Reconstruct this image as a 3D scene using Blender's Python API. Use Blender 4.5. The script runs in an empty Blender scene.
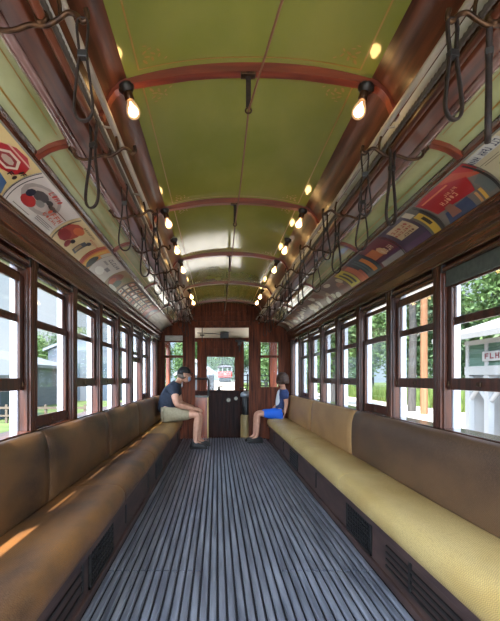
import bpy, bmesh, math, random
from mathutils import Vector, Matrix
random.seed(7)
SC = bpy.context.scene
COL = SC.collection
PI = math.pi
CAMX, CAMZ = -0.14, 1.12          # the car's long axis is +Y, its centre line x = 0, its floor z = 0

# ------------------------------------------------------------------ materials
def srgb(r, g, b):
    def f(c):
        c /= 255.0
        return c / 12.92 if c <= .04045 else ((c + .055) / 1.055) ** 2.4
    return (f(r), f(g), f(b), 1)

def mat(name, col, rough=.5, metal=0., col2=None, scale=(8, 8, 8), bump=0., bscale=None, coat=0., spec=.5, lo=.35, hi=.65,
        detail=4., emit=None, estr=0., sheen=0., distort=0.):
    m = bpy.data.materials.new(name); m.use_nodes = True
    nt = m.node_tree; b = nt.nodes['Principled BSDF']
    b.inputs['Base Color'].default_value = col
    b.inputs['Roughness'].default_value = rough
    b.inputs['Metallic'].default_value = metal
    b.inputs['Coat Weight'].default_value = coat
    b.inputs['Coat Roughness'].default_value = .12
    b.inputs['Specular IOR Level'].default_value = spec
    if emit:
        b.inputs['Emission Color'].default_value = emit
        b.inputs['Emission Strength'].default_value = estr
    L = nt.links
    if col2 or bump:
        geo = nt.nodes.new('ShaderNodeNewGeometry')
    if col2:
        mp = nt.nodes.new('ShaderNodeMapping'); mp.inputs['Scale'].default_value = scale
        nz = nt.nodes.new('ShaderNodeTexNoise'); nz.inputs['Scale'].default_value = 1; nz.inputs['Detail'].default_value = detail
        nz.inputs['Distortion'].default_value = distort
        rp = nt.nodes.new('ShaderNodeValToRGB')
        rp.color_ramp.elements[0].position = lo; rp.color_ramp.elements[1].position = hi
        rp.color_ramp.elements[0].color = col; rp.color_ramp.elements[1].color = col2
        L.new(geo.outputs['Position'], mp.inputs['Vector']); L.new(mp.outputs[0], nz.inputs['Vector'])
        L.new(nz.outputs['Fac'], rp.inputs['Fac']); L.new(rp.outputs['Color'], b.inputs['Base Color'])
    if bump:
        mp2 = nt.nodes.new('ShaderNodeMapping'); mp2.inputs['Scale'].default_value = bscale or scale
        n2 = nt.nodes.new('ShaderNodeTexNoise'); n2.inputs['Scale'].default_value = 1; n2.inputs['Detail'].default_value = 2
        bp = nt.nodes.new('ShaderNodeBump'); bp.inputs['Strength'].default_value = bump; bp.inputs['Distance'].default_value = .01
        L.new(geo.outputs['Position'], mp2.inputs['Vector']); L.new(mp2.outputs[0], n2.inputs['Vector'])
        L.new(n2.outputs['Fac'], bp.inputs['Height']); L.new(bp.outputs[0], b.inputs['Normal'])
    return m

W_A, W_B = srgb(42, 22, 15), srgb(98, 54, 35)
wood_v = mat('varnished wood upright', srgb(40, 20, 14), .32, col2=srgb(90, 47, 30), scale=(30, 30, 2.5), coat=.08, spec=.3, bump=.08, lo=.3, hi=.7)
wood_wall = mat('bulkhead wood', srgb(56, 26, 17), .45, col2=srgb(116, 60, 37), scale=(30, 30, 2.5), spec=.12, lo=.3, hi=.7)
wood_h = mat('varnished wood along', W_A, .24, col2=W_B, scale=(30, 2.5, 30), coat=.3, bump=.08, lo=.3, hi=.7)
wood_x = mat('varnished wood across', srgb(60, 26, 16), .3, col2=srgb(116, 54, 32), scale=(2.5, 30, 30), coat=.15, bump=.06, lo=.3, hi=.7)
wood_beam = mat('dark varnished beam', srgb(58, 29, 19), .32, col2=srgb(104, 56, 36), scale=(24, 2, 24), coat=.1, spec=.25, bump=.12, bscale=(12, 3, 12))
wood_red = mat('red brown wood', srgb(120, 52, 30), .3, col2=srgb(168, 84, 50), scale=(26, 26, 2.2), coat=.4)
wood_rib = mat('reddish rib wood', srgb(92, 38, 24), .28, col2=srgb(128, 58, 36), scale=(3, 30, 30), coat=.2)
wood_dk = mat('dark panel wood', srgb(32, 16, 13), .4, col2=srgb(58, 30, 23), scale=(26, 26, 2.2), spec=.1)
skirt_m = mat('brown painted skirt', srgb(58, 42, 40), .45, col2=srgb(84, 62, 56), scale=(14, 3, 14), bump=.1)
green_c = mat('olive ceiling varnish', srgb(120, 123, 52), .075, col2=srgb(136, 135, 66), scale=(3, 1.6, 3), bump=.03, bscale=(5, 2.2, 5), coat=.12, spec=.55)
green_p = mat('pale green deck varnish', srgb(150, 158, 110), .07, col2=srgb(180, 184, 142), scale=(5, 2, 5), bump=.05, bscale=(6, 3, 6), coat=.8, spec=.7)
gold = mat('gold pinstripe', srgb(150, 112, 44), .35)
brass = mat('old brass', srgb(84, 58, 36), .4, .7, col2=srgb(48, 32, 24), scale=(40, 40, 40))
iron = mat('black iron', srgb(26, 24, 24), .4, .3, col2=srgb(44, 40, 38), scale=(40, 40, 40))
steel = mat('grey steel pipe', srgb(150, 138, 126), .4, .25, col2=srgb(186, 174, 160), scale=(20, 6, 20))
conduit_m = mat('grey conduit', srgb(86, 78, 72), .4, .5)
cream_st = mat('pale clerestory board', srgb(206, 206, 204), .4, col2=srgb(182, 180, 178), scale=(10, 3, 10))  # pale grey with a slight random mottle
leather = mat('dark leather', srgb(28, 20, 18), .6, col2=srgb(46, 33, 27), scale=(60, 60, 60), spec=.25)
mauve = mat('brown moulding varnish with painted sheen', srgb(84, 50, 44), .16, col2=srgb(150, 118, 112), scale=(9, 2.2, 9), coat=1.0)  # pale mottling paints reflected light onto brown varnish
floor_m = mat('blue grey slat paint', srgb(76, 79, 90), .28, col2=srgb(134, 136, 146), scale=(26, 2.2, 26), bump=.25, bscale=(60, 9, 60), lo=.3, hi=.72)
gap_m = mat('dark floor groove', srgb(34, 34, 40), .7)
paint_w = mat('white exterior paint', srgb(196, 196, 206), .5)
frost = mat('frosted transom', srgb(206, 202, 190), .35, col2=srgb(180, 172, 160), scale=(14, 14, 60))
shade_g = mat('grey roller shade cloth', srgb(66, 68, 66), .6, col2=srgb(80, 82, 78), scale=(30, 30, 30))
shade_d = mat('dark roller shade cloth', srgb(42, 32, 30), .6)
card_w = {}
def cm(r, g, b):
    k = (r, g, b)
    if k not in card_w:
        card_w[k] = mat('card ink %02x%02x%02x' % k, srgb(r, g, b), .3, spec=.5)
    return card_w[k]

def rattan(name, c1, c2, c3, rough=.42):
    m = bpy.data.materials.new(name); m.use_nodes = True
    nt = m.node_tree; b = nt.nodes['Principled BSDF']; L = nt.links
    geo = nt.nodes.new('ShaderNodeNewGeometry')
    mp = nt.nodes.new('ShaderNodeMapping'); mp.inputs['Scale'].default_value = (4, 1.9, 4)
    nz = nt.nodes.new('ShaderNodeTexNoise'); nz.inputs['Scale'].default_value = 1; nz.inputs['Detail'].default_value = 5
    rp = nt.nodes.new('ShaderNodeValToRGB')
    e = rp.color_ramp.elements; e[0].position = .38; e[1].position = .62; e[0].color = c1; e[1].color = c2
    ck = nt.nodes.new('ShaderNodeTexChecker'); ck.inputs['Scale'].default_value = 190
    ck.inputs['Color1'].default_value = (1, 1, 1, 1); ck.inputs['Color2'].default_value = (.5, .47, .44, 1)
    n3 = nt.nodes.new('ShaderNodeTexNoise'); n3.inputs['Scale'].default_value = 120; n3.inputs['Detail'].default_value = 2
    mx = nt.nodes.new('ShaderNodeMix'); mx.data_type = 'RGBA'; mx.blend_type = 'MULTIPLY'; mx.inputs['Factor'].default_value = .7
    m2 = nt.nodes.new('ShaderNodeMix'); m2.data_type = 'RGBA'
    r3 = nt.nodes.new('ShaderNodeValToRGB'); r3.color_ramp.elements[0].position = .5; r3.color_ramp.elements[1].position = .75
    L.new(geo.outputs['Position'], mp.inputs['Vector']); L.new(mp.outputs[0], nz.inputs['Vector'])
    L.new(geo.outputs['Position'], ck.inputs['Vector']); L.new(geo.outputs['Position'], n3.inputs['Vector'])
    L.new(nz.outputs['Fac'], rp.inputs['Fac'])
    L.new(rp.outputs['Color'], mx.inputs['A']); L.new(ck.outputs['Color'], mx.inputs['B'])
    L.new(n3.outputs['Fac'], r3.inputs['Fac'])
    L.new(r3.outputs['Color'], m2.inputs['Factor']); L.new(mx.outputs['Result'], m2.inputs['A']); m2.inputs['B'].default_value = c3
    L.new(m2.outputs['Result'], b.inputs['Base Color'])
    b.inputs['Roughness'].default_value = rough
    bp = nt.nodes.new('ShaderNodeBump'); bp.inputs['Strength'].default_value = .3; bp.inputs['Distance'].default_value = .003
    L.new(ck.outputs['Fac'], bp.inputs['Height']); L.new(bp.outputs[0], b.inputs['Normal'])
    return m
rat_brown = rattan('brown worn rattan', srgb(84, 60, 45), srgb(156, 106, 58), srgb(118, 88, 66))
rat_brown_back = rattan('dark brown rattan', srgb(66, 48, 38), srgb(126, 90, 56), srgb(104, 80, 60))
rat_straw = rattan('straw rattan', srgb(202, 168, 102), srgb(222, 192, 128), srgb(184, 152, 98))
rat_tan = rattan('tan rattan', srgb(176, 132, 84), srgb(196, 150, 98), srgb(160, 120, 78))
rat_dark = rattan('dark worn rattan', srgb(92, 68, 52), srgb(120, 88, 64), srgb(110, 84, 66))
rat_gold = rattan('golden rattan', srgb(170, 126, 66), srgb(196, 150, 84), srgb(160, 116, 66))

def glass_mat(name, tint=(1, 1, 1, 1)):
    m = bpy.data.materials.new(name); m.use_nodes = True
    nt = m.node_tree; nt.nodes.remove(nt.nodes['Principled BSDF'])
    t = nt.nodes.new('ShaderNodeBsdfTransparent'); t.inputs['Color'].default_value = tint
    g = nt.nodes.new('ShaderNodeBsdfGlossy'); g.inputs['Roughness'].default_value = .03
    lw = nt.nodes.new('ShaderNodeLayerWeight'); lw.inputs['Blend'].default_value = .5
    pw = nt.nodes.new('ShaderNodeMath'); pw.operation = 'POWER'; pw.inputs[1].default_value = 5
    fr = nt.nodes.new('ShaderNodeMath'); fr.operation = 'MULTIPLY_ADD'; fr.inputs[1].default_value = .6; fr.inputs[2].default_value = .015
    nt.links.new(lw.outputs['Facing'], pw.inputs[0]); nt.links.new(pw.outputs[0], fr.inputs[0])
    mx = nt.nodes.new('ShaderNodeMixShader')
    nt.links.new(fr.outputs[0], mx.inputs[0]); nt.links.new(t.outputs[0], mx.inputs[1]); nt.links.new(g.outputs[0], mx.inputs[2])
    nt.links.new(mx.outputs[0], nt.nodes['Material Output'].inputs[0])
    return m
glass = glass_mat('window glass', (.96, .97, .97, 1))
bulb_glow = mat('glowing bulb glass', srgb(255, 225, 170), .2, emit=srgb(255, 204, 128), estr=22.)
def bulb_glass_mat():
    m = bpy.data.materials.new('warm bulb glass'); m.use_nodes = True
    nt = m.node_tree; nt.nodes.remove(nt.nodes['Principled BSDF'])
    t = nt.nodes.new('ShaderNodeBsdfTransparent'); e = nt.nodes.new('ShaderNodeEmission'); e.inputs['Color'].default_value = srgb(255, 196, 140); e.inputs['Strength'].default_value = .42
    mx = nt.nodes.new('ShaderNodeMixShader'); mx.inputs[0].default_value = .55
    nt.links.new(t.outputs[0], mx.inputs[1]); nt.links.new(e.outputs[0], mx.inputs[2]); nt.links.new(mx.outputs[0], nt.nodes['Material Output'].inputs[0])
    return m
bulb_glass = bulb_glass_mat()
skin_m = mat('skin', srgb(196, 142, 116), .55, col2=srgb(208, 156, 130), scale=(20, 20, 20))
skin_k = mat('child skin', srgb(190, 134, 108), .55, col2=srgb(202, 148, 120), scale=(20, 20, 20))
navy = mat('navy cotton', srgb(30, 36, 50), .85, col2=srgb(40, 46, 62), scale=(30, 30, 30))
navy2 = mat('faded navy cotton', srgb(44, 56, 96), .85, col2=srgb(54, 68, 112), scale=(30, 30, 30))
khaki = mat('khaki cotton', srgb(150, 136, 108), .85, col2=srgb(164, 150, 122), scale=(30, 30, 30))
blue = mat('bright blue nylon', srgb(20, 96, 206), .6)
capm = mat('black cap cloth', srgb(28, 26, 30), .85)
maskm = mat('pale blue mask cloth', srgb(150, 172, 206), .8)
hair_b = mat('brown hair', srgb(52, 34, 26), .55, col2=srgb(78, 52, 38), scale=(80, 80, 20))
hair_g = mat('grey brown hair', srgb(84, 70, 62), .6)
shoe_m = mat('dark shoe', srgb(34, 30, 30), .6)
sole_m = mat('dark sole', srgb(58, 52, 48), .7)
white_c = mat('white print', srgb(220, 220, 220), .8)
eye_m = mat('dark eye', srgb(30, 20, 16), .2)

# ------------------------------------------------------------------ mesh builder
class M:
    def __init__(s): s.v = []; s.f = []; s.mi = []; s.sm = []
    def add(s, vs, fs, m=0, smooth=False):
        o = len(s.v); s.v += [Vector(p) for p in vs]
        for f in fs: s.f.append([i + o for i in f]); s.mi.append(m); s.sm.append(smooth)
        return s
    def box(s, x0, y0, z0, x1, y1, z1, m=0):
        if x0 > x1: x0, x1 = x1, x0
        if y0 > y1: y0, y1 = y1, y0
        if z0 > z1: z0, z1 = z1, z0
        return s.add([(x0,y0,z0),(x1,y0,z0),(x1,y1,z0),(x0,y1,z0),(x0,y0,z1),(x1,y0,z1),(x1,y1,z1),(x0,y1,z1)],
              [(0,3,2,1),(4,5,6,7),(0,1,5,4),(1,2,6,5),(2,3,7,6),(3,0,4,7)], m)
    def prism(s, prof, y0, y1, m=0, smooth=False, segs=1):      # closed (x,z) outline swept along Y
        n = len(prof); vs = []
        for k in range(segs + 1):
            y = y0 + (y1 - y0) * k / segs
            vs += [(x, y, z) for x, z in prof]
        fs = []
        o = len(s.v); s.v += [Vector(p) for p in vs]
        for k in range(segs):
            for i in range(n):
                j = (i + 1) % n
                s.f.append([o+k*n+i, o+k*n+j, o+(k+1)*n+j, o+(k+1)*n+i]); s.mi.append(m); s.sm.append(smooth)
        s.add(vs[:n], [tuple(range(n))[::-1]], m); s.add(vs[segs*n:], [tuple(range(n))], m)
        return s
    def prismz(s, prof, z0, z1, m=0):                             # closed (x,y) outline swept along Z
        n = len(prof)
        vs = [(x, y, z0) for x, y in prof] + [(x, y, z1) for x, y in prof]
        fs = [(i, (i+1) % n, n + (i+1) % n, n + i) for i in range(n)] + [tuple(range(n))[::-1], tuple(range(n, 2*n))]
        return s.add(vs, fs, m)
    def prismx(s, prof, x0, x1, m=0):                             # closed (y,z) outline swept along X
        n = len(prof)
        vs = [(x0, y, z) for y, z in prof] + [(x1, y, z) for y, z in prof]
        fs = [(i, (i+1) % n, n + (i+1) % n, n + i) for i in range(n)] + [tuple(range(n))[::-1], tuple(range(n, 2*n))]
        return s.add(vs, fs, m)
    def slab(s, prof, t, y0, y1, m=0, smooth=True):               # open (x,z) line given thickness t along its normal
        n = len(prof); off = []
        for i in range(n):
            a = Vector(prof[max(i-1, 0)]); b = Vector(prof[min(i+1, n-1)]); d = (b - a).normalized()
            off.append((prof[i][0] - d.y * t, prof[i][1] + d.x * t))
        if not smooth: return s.prism(list(prof) + off[::-1], y0, y1, m, False)
        for P, fl in ((list(prof), False), (off, True)):            # two smooth faces, each with its own vertices
            vs = [(x, y0, z) for x, z in P] + [(x, y1, z) for x, z in P]
            s.add(vs, [(i, i+1, n+i+1, n+i) if fl else (i, n+i, n+i+1, i+1) for i in range(n-1)], m, True)
        for i in (0, n-1):
            s.add([(prof[i][0], y0, prof[i][1]), (prof[i][0], y1, prof[i][1]), (off[i][0], y1, off[i][1]), (off[i][0], y0, off[i][1])], [(0, 1, 2, 3)], m)
        for y in (y0, y1):
            s.add([(x, y, z) for x, z in list(prof) + off[::-1]], [tuple(range(2*n))], m)
        return s
    def tube(s, path, r, n=8, m=0, closed=False, rs=None, flat=None, up=None):
        P = [Vector(p) for p in path]; k = len(P); o = len(s.v)
        pn = None
        for i in range(k):
            a = P[i-1] if (i or closed) else P[0]; b = P[(i+1) % k] if (i < k-1 or closed) else P[-1]
            d = (b - a).normalized()
            if pn is None:
                u = Vector(up) if up else (Vector((0,0,1)) if abs(d.z) < .9 else Vector((1,0,0)))
                nn = (u - d * u.dot(d)).normalized()
            else:
                nn = (pn - d * pn.dot(d)).normalized()
            if up:
                u = Vector(up); nn = (u - d * u.dot(d)).normalized()
            pn = nn; bb = d.cross(nn)
            rr = rs[i] if rs else r
            for q in range(n):
                t = 2 * PI * q / n
                c, e = math.cos(t), math.sin(t)
                if flat: s.v.append(P[i] + nn * (c * flat[0]) + bb * (e * flat[1]))
                else: s.v.append(P[i] + nn * (c * rr) + bb * (e * rr))
        for i in range(k if closed else k - 1):
            i2 = (i + 1) % k
            for q in range(n):
                q2 = (q + 1) % n
                s.f.append([o+i*n+q, o+i*n+q2, o+i2*n+q2, o+i2*n+q]); s.mi.append(m); s.sm.append(True)
        if not closed:
            s.add([s.v[o + q] for q in range(n)], [tuple(range(n))[::-1]], m); s.add([s.v[o + (k-1)*n + q] for q in range(n)], [tuple(range(n))], m)
        return s
    def lathe(s, prof, c, axis=(0,0,1), n=16, m=0):               # (radius, height) along axis from c
        A = Vector(axis).normalized(); u = A.orthogonal().normalized(); w = A.cross(u); o = len(s.v); c = Vector(c)
        for r, h in prof:
            for q in range(n):
                t = 2*PI*q/n
                s.v.append(c + A*h + (u*math.cos(t) + w*math.sin(t)) * max(r, 1e-4))
        for i in range(len(prof)-1):
            for q in range(n):
                q2 = (q+1) % n
                s.f.append([o+i*n+q, o+i*n+q2, o+(i+1)*n+q2, o+(i+1)*n+q]); s.mi.append(m); s.sm.append(True)
        s.add([s.v[o+q] for q in range(n)], [tuple(range(n))[::-1]], m); s.add([s.v[o+(len(prof)-1)*n+q] for q in range(n)], [tuple(range(n))], m)
        return s
    def ball(s, c, r, seg=16, rings=10, m=0, shape=None):
        c = Vector(c); r = Vector(r if hasattr(r, '__len__') else (r, r, r)); o = len(s.v)
        for i in range(rings + 1):
            ph = PI * i / rings
            for q in range(seg):
                th = 2*PI*q/seg
                d = Vector((math.sin(ph)*math.cos(th), math.sin(ph)*math.sin(th), math.cos(ph)))
                k = shape(d) if shape else 1
                s.v.append(c + Vector((d.x*r.x, d.y*r.y, d.z*r.z)) * k)
        for i in range(rings):
            for q in range(seg):
                q2 = (q+1) % seg
                s.f.append([o+i*seg+q, o+(i+1)*seg+q, o+(i+1)*seg+q2, o+i*seg+q2]); s.mi.append(m); s.sm.append(True)
        return s
    def build(s, name, mats, parent=None, bevel=0., recalc=True, merge=False):
        org = Vector((0, 0, 0))
        if parent is not None and not isinstance(parent, bool):
            p = parent
            while p is not None: org += p.location; p = p.parent
        me = bpy.data.meshes.new(name)
        me.from_pydata([tuple(p - org) for p in s.v], [], s.f)
        for mt in (mats if isinstance(mats, (list, tuple)) else [mats]): me.materials.append(mt)
        for i, pl in enumerate(me.polygons):
            pl.material_index = s.mi[i]; pl.use_smooth = s.sm[i]
        if recalc:
            bm = bmesh.new(); bm.from_mesh(me)
            if merge: bmesh.ops.remove_doubles(bm, verts=bm.verts, dist=1e-5)
            bmesh.ops.recalc_face_normals(bm, faces=bm.faces); bm.to_mesh(me); bm.free()
        o = bpy.data.objects.new(name, me); COL.objects.link(o)
        if parent is not None: o.parent = parent
        if bevel:
            b = o.modifiers.new('bevel', 'BEVEL'); b.width = bevel; b.segments = 2; b.limit_method = 'ANGLE'; b.angle_limit = math.radians(40)
        return o

def tag(o, label=None, cat=None, group=None, kind=None):
    if label: o['label'] = label
    if cat: o['category'] = cat
    if group: o['group'] = group
    if kind: o['kind'] = kind
    return o
def thing(name, label, cat, loc=(0, 0, 0), group=None, kind=None):
    o = bpy.data.objects.new(name, None); o.empty_display_size = .05
    COL.objects.link(o); o.location = loc
    return tag(o, label, cat, group, kind)
def struct(o, label, cat): return tag(o, label, cat, None, 'structure')
def copy_thing(root, loc, label=None, rot=None, group=None):
    r = root.copy(); COL.objects.link(r); r.location = loc
    if rot is not None: r.rotation_euler = rot
    if label: r['label'] = label
    if group: r['group'] = group
    for ch in root.children:
        c = ch.copy(); COL.objects.link(c); c.parent = r
        for g in ch.children:
            d = g.copy(); COL.objects.link(d); d.parent = c
    return r

ORD = ['nearest', 'second', 'third', 'fourth', 'fifth', 'sixth', 'seventh', 'eighth', 'ninth', 'tenth', 'eleventh', 'twelfth', 'thirteenth', 'fourteenth']
Y0, YB = -1.0, 8.08                 # rear end cut short, left open to let light in (behind the photographer); bulkhead

# ------------------------------------------------------------------ floor
def make_floor():
    m = M()
    a = .80
    m.box(-a, Y0, -.05, a, YB + .12, -.006, 1)
    pitch = .0455; n = int(2 * .775 / pitch); x = -n * pitch / 2
    seams = [Y0, 2.54, 5.1, YB + .12]
    for i in range(n):
        xc = x + (i + .5) * pitch
        h = .009; w0, w1 = .0165, .011
        for k in range(len(seams) - 1):
            # the hatch seams cross only the two side bays of slats near the photographer
            g = .006 if (k and (xc < -.22 or xc > .25)) else 0
            g2 = .006 if (k < len(seams) - 2 and (xc < -.22 or xc > .25)) else 0
            y0, y1 = seams[k] + g, seams[k+1] - g2
            m.prism([(xc-w0, -.006), (xc-w0, h*.4), (xc-w1, h), (xc+w1, h), (xc+w0, h*.4), (xc+w0, -.006)], y0, y1, 0)
    return struct(m.build('floor', [floor_m, gap_m]), 'blue grey ridged slat floor down the aisle', 'floor')
make_floor()

# ------------------------------------------------------------------ ceiling skin
def arc_z(x, za=2.50, zb=2.43, h=.53): return za - (za - zb) * (abs(x) / h) ** 2.2
def clip_band(poly, t0, t1):
    def cl(P, f):
        out = []
        for i in range(len(P)):
            a, b = P[i], P[(i+1) % len(P)]; fa, fb = f(a), f(b)
            if fa >= 0: out.append(a)
            if fa * fb < 0:
                k = fa / (fa - fb); out.append((a[0] + (b[0]-a[0])*k, a[1] + (b[1]-a[1])*k))
        return out
    P = cl(poly, lambda p: p[1] - t0)
    return cl(P, lambda p: t1 - p[1]) if len(P) > 2 else []
def decal(m, surf, poly, mi, layer=1, bands=10):                   # surf(s,t,h) -> point, h above the sheet
    for k in range(bands):
        P = clip_band(poly, k / bands, (k + 1) / bands)
        if len(P) > 2:
            m.add([surf(s, t, .0012 * layer) for s, t in P], [list(range(len(P)))], mi)
def rect(s0, t0, s1, t1): return [(s0, t0), (s1, t0), (s1, t1), (s0, t1)]
def disc(sc, tc, rs, rt, n=14, a0=0): return [(sc + rs*math.cos(2*PI*i/n + a0), tc + rt*math.sin(2*PI*i/n + a0)) for i in range(n)]

RIBS = [1.945 + 1.443 * k for k in range(-1, 5)]
def make_ceiling():
    m = M()
    xs = [-.535 + 1.07 * i / 24 for i in range(25)]
    m.slab([(x, arc_z(x)) for x in xs], .02, Y0, YB, 0)
    # painted pinstripe panel between each pair of ribs, with a leaf ornament in each corner
    ends = RIBS + [YB + .2]
    for k in range(len(ends) - 1):
        ya, yb = ends[k] + .055, ends[k+1] - .055
        if yb > YB - .02: yb = YB - .05
        def surf(s, t, h): 
            x = -.535 + 1.07 * t
            return (x, s, arc_z(x) - h)
        e = .052; w = .006
        for t0 in (e, 1 - e - w): decal(m, surf, rect(ya, t0, yb, t0 + w), 1, 1, 40)
        for s0 in (ya, yb): decal(m, surf, rect(s0 - .003, e, s0 + .003, 1 - e), 1, 1, 40)
        for sy, y in ((1, ya), (-1, yb)):
            for st in (1, -1):
                for q, (da, db, le) in enumerate([(0, 0, .016), (1, .35, .014), (2, .1, .013), (.4, 1, .014), (1.5, 1.15, .013), (2.6, .8, .010), (.9, 1.9, .012), (2.0, 1.9, .010), (3.3, .3, .009), (.1, 2.7, .009)]):
                    dy = .035 + .026 * da; tc = (e if st > 0 else 1 - e) + st * (.035 + .030 * db); an = .5 + .9 * q
                    pl = [(y + sy*dy + le*math.cos(x)*math.cos(an) - .4*le*math.sin(x)*math.sin(an), tc + (le*math.cos(x)*math.sin(an) + .4*le*math.sin(x)*math.cos(an))/1.07) for x in [PI*z/4 for z in range(8)]]
                    decal(m, surf, pl, 1, 1, 40)
    return struct(m.build('ceiling', [green_c, gold], recalc=False), 'glossy olive green arched ceiling with gold pinstripes', 'ceiling')
make_ceiling()

def mir(P, s): return [(x * s, z) for x, z in P]
SIDES = ((-1, 'left'), (1, 'right'))
COVE = [(.53, 2.435), (.565, 2.418), (.60, 2.385), (.63, 2.335), (.65, 2.285), (.655, 2.275)]
DECK = [(.80, 2.168), (.84, 2.160), (.88, 2.146), (.935, 2.112)]
for s, nm in SIDES:
    m = M(); m.slab(mir(COVE, s), .025 * s, Y0, YB, 0)
    struct(m.build('trim_cove_' + nm, wood_beam), 'dark wooden cove beside the green ceiling on the %s' % nm, 'ceiling cove')
    m = M(); m.box(s*.657, Y0, 2.222, s*.675, YB, 2.283)
    struct(m.build('trim_clerestory_' + nm, cream_st), 'pale grey clerestory strip above the %s hand rail' % nm, 'clerestory strip')
    m = M(); m.prism(mir([(.66, 2.225), (.66, 2.150), (.672, 2.138), (.742, 2.138), (.742, 2.225)], s), Y0, YB)
    m.prism(mir([(.67, 2.20), (.648, 2.20), (.644, 2.206), (.648, 2.212), (.67, 2.212)], s), Y0, YB)
    struct(m.build('trim_beam_' + nm, wood_beam, bevel=.004), 'long varnished wooden ceiling beam on the %s' % nm, 'beam')
    m = M(); m.prism(mir([(.744, 2.225), (.744, 2.132), (.755, 2.124), (.768, 2.124), (.785, 2.135), (.806, 2.165), (.806, 2.225)], s), Y0, YB, 0, True)
    struct(m.build('trim_moulding_' + nm, mauve), 'shiny brown moulding with painted pale sheen along the outer edge of the %s beam' % nm, 'moulding')
    m = M(); m.slab(mir(DECK, s), .02 * s, Y0, YB, 0)
    def surf(a, t, h, s=s):
        i = min(int(t * 3), 2); f = t * 3 - i
        x = DECK[i][0] + (DECK[i+1][0] - DECK[i][0]) * f; z = DECK[i][1] + (DECK[i+1][1] - DECK[i][1]) * f
        return (s * x - s*h*.4, a, z - h)
    for k in range(len(RIBS)):
        ya = RIBS[k] + .06; yb = min(RIBS[k] + 1.443 - .06, YB - .05)
        for t0 in (.2, .76): decal(m, surf, rect(ya, t0, yb, t0 + .035), 1, 1, 3)
    struct(m.build('ceiling_' + nm, [green_p, gold], recalc=False), 'pale green lower ceiling panel above the %s adverts' % nm, 'ceiling')
    m = M(); m.prism(mir([(.930, 2.14), (.928, 2.108), (.936, 2.096), (.948, 2.092), (.962, 2.086), (.966, 2.10), (.95, 2.14)], s), Y0, YB)
    struct(m.build('trim_rail_' + nm, wood_h, bevel=.003), 'wooden rail holding the upper edge of the %s adverts' % nm, 'moulding')
    # cornice below the cards
    m = M()
    m.prism(mir([(1.20, 1.99), (1.165, 1.975), (1.145, 1.972), (1.135, 1.962), (1.138, 1.948), (1.128, 1.940), (1.132, 1.925), (1.148, 1.918),
                 (1.150, 1.862), (1.166, 1.852), (1.170, 1.800), (1.160, 1.795), (1.160, 1.780), (1.20, 1.780), (1.25, 1.80), (1.25, 1.99)], s), Y0, YB)
    struct(m.build('trim_cornice_' + nm, wood_h, bevel=.003), 'long varnished wooden cornice above the %s windows' % nm, 'cornice')

# backing panel behind the cards, roof and outer boards
CARD = [(.952, 2.084), (1.092, 2.062), (1.150, 1.968)]
def bez(t):
    a, b, c = CARD
    return ((1-t)**2*a[0] + 2*t*(1-t)*b[0] + t*t*c[0], (1-t)**2*a[1] + 2*t*(1-t)*b[1] + t*t*c[1])
def beznrm(t):
    a, b, c = CARD
    dx = 2*(1-t)*(b[0]-a[0]) + 2*t*(c[0]-b[0]); dz = 2*(1-t)*(b[1]-a[1]) + 2*t*(c[1]-b[1])
    l = math.hypot(dx, dz); return (dz/l, -dx/l)                    # towards the aisle
for s, nm in SIDES:
    m = M(); P = [bez(i/10) for i in range(11)]
    P = [(x - beznrm(i/10)[0]*.004, z - beznrm(i/10)[1]*.004) for i, (x, z) in enumerate(P)]
    m.slab(mir(P, s), .015 * s, Y0, YB)
    struct(m.build('trim_card_panel_' + nm, cm(150, 148, 138)), 'curved grey backing strip behind the %s adverts' % nm, 'panel')
m = M()
RP = [(-1.285, 1.79), (-1.285, 2.08), (-1.10, 2.24), (-.74, 2.40), (-.70, 2.62), (0, 2.72), (.70, 2.62), (.74, 2.40), (1.10, 2.24), (1.285, 2.08), (1.285, 1.79)]
m.slab(RP, -.02, Y0, 9.35, 0, False)
struct(m.build('ceiling_outer_roof', paint_w), 'outer roof of the tram car above the ceiling', 'roof')

# ribs
for k, y in enumerate(RIBS):
    if y < 1.5: continue
    kk = k - 1
    m = M()
    half = [(.64, 2.262), (.628, 2.30), (.61, 2.345), (.585, 2.378), (.55, 2.400), (.50, 2.412), (.40, 2.428), (.25, 2.450), (.12, 2.459), (0, 2.462)]
    low = [(-x, z) for x, z in half] + half[-2::-1]
    m.slab(low, .06, y - .022, y + .022, 0, True)
    struct(m.build('trim_rib', wood_rib, bevel=.006), '%s reddish wooden rib arching across the green ceiling' % ORD[kk], 'ceiling rib')
    for s, nm in SIDES:
        m = M(); m.slab(mir([(x, z - .022) for x, z in DECK], s), .03*s, y - .018, y + .018)
        struct(m.build('trim_deck_rib', wood_rib, bevel=.003), 'short wooden rib on %s lower ceiling beside the %s ceiling rib' % (nm, ORD[kk]), 'ceiling rib')

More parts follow.
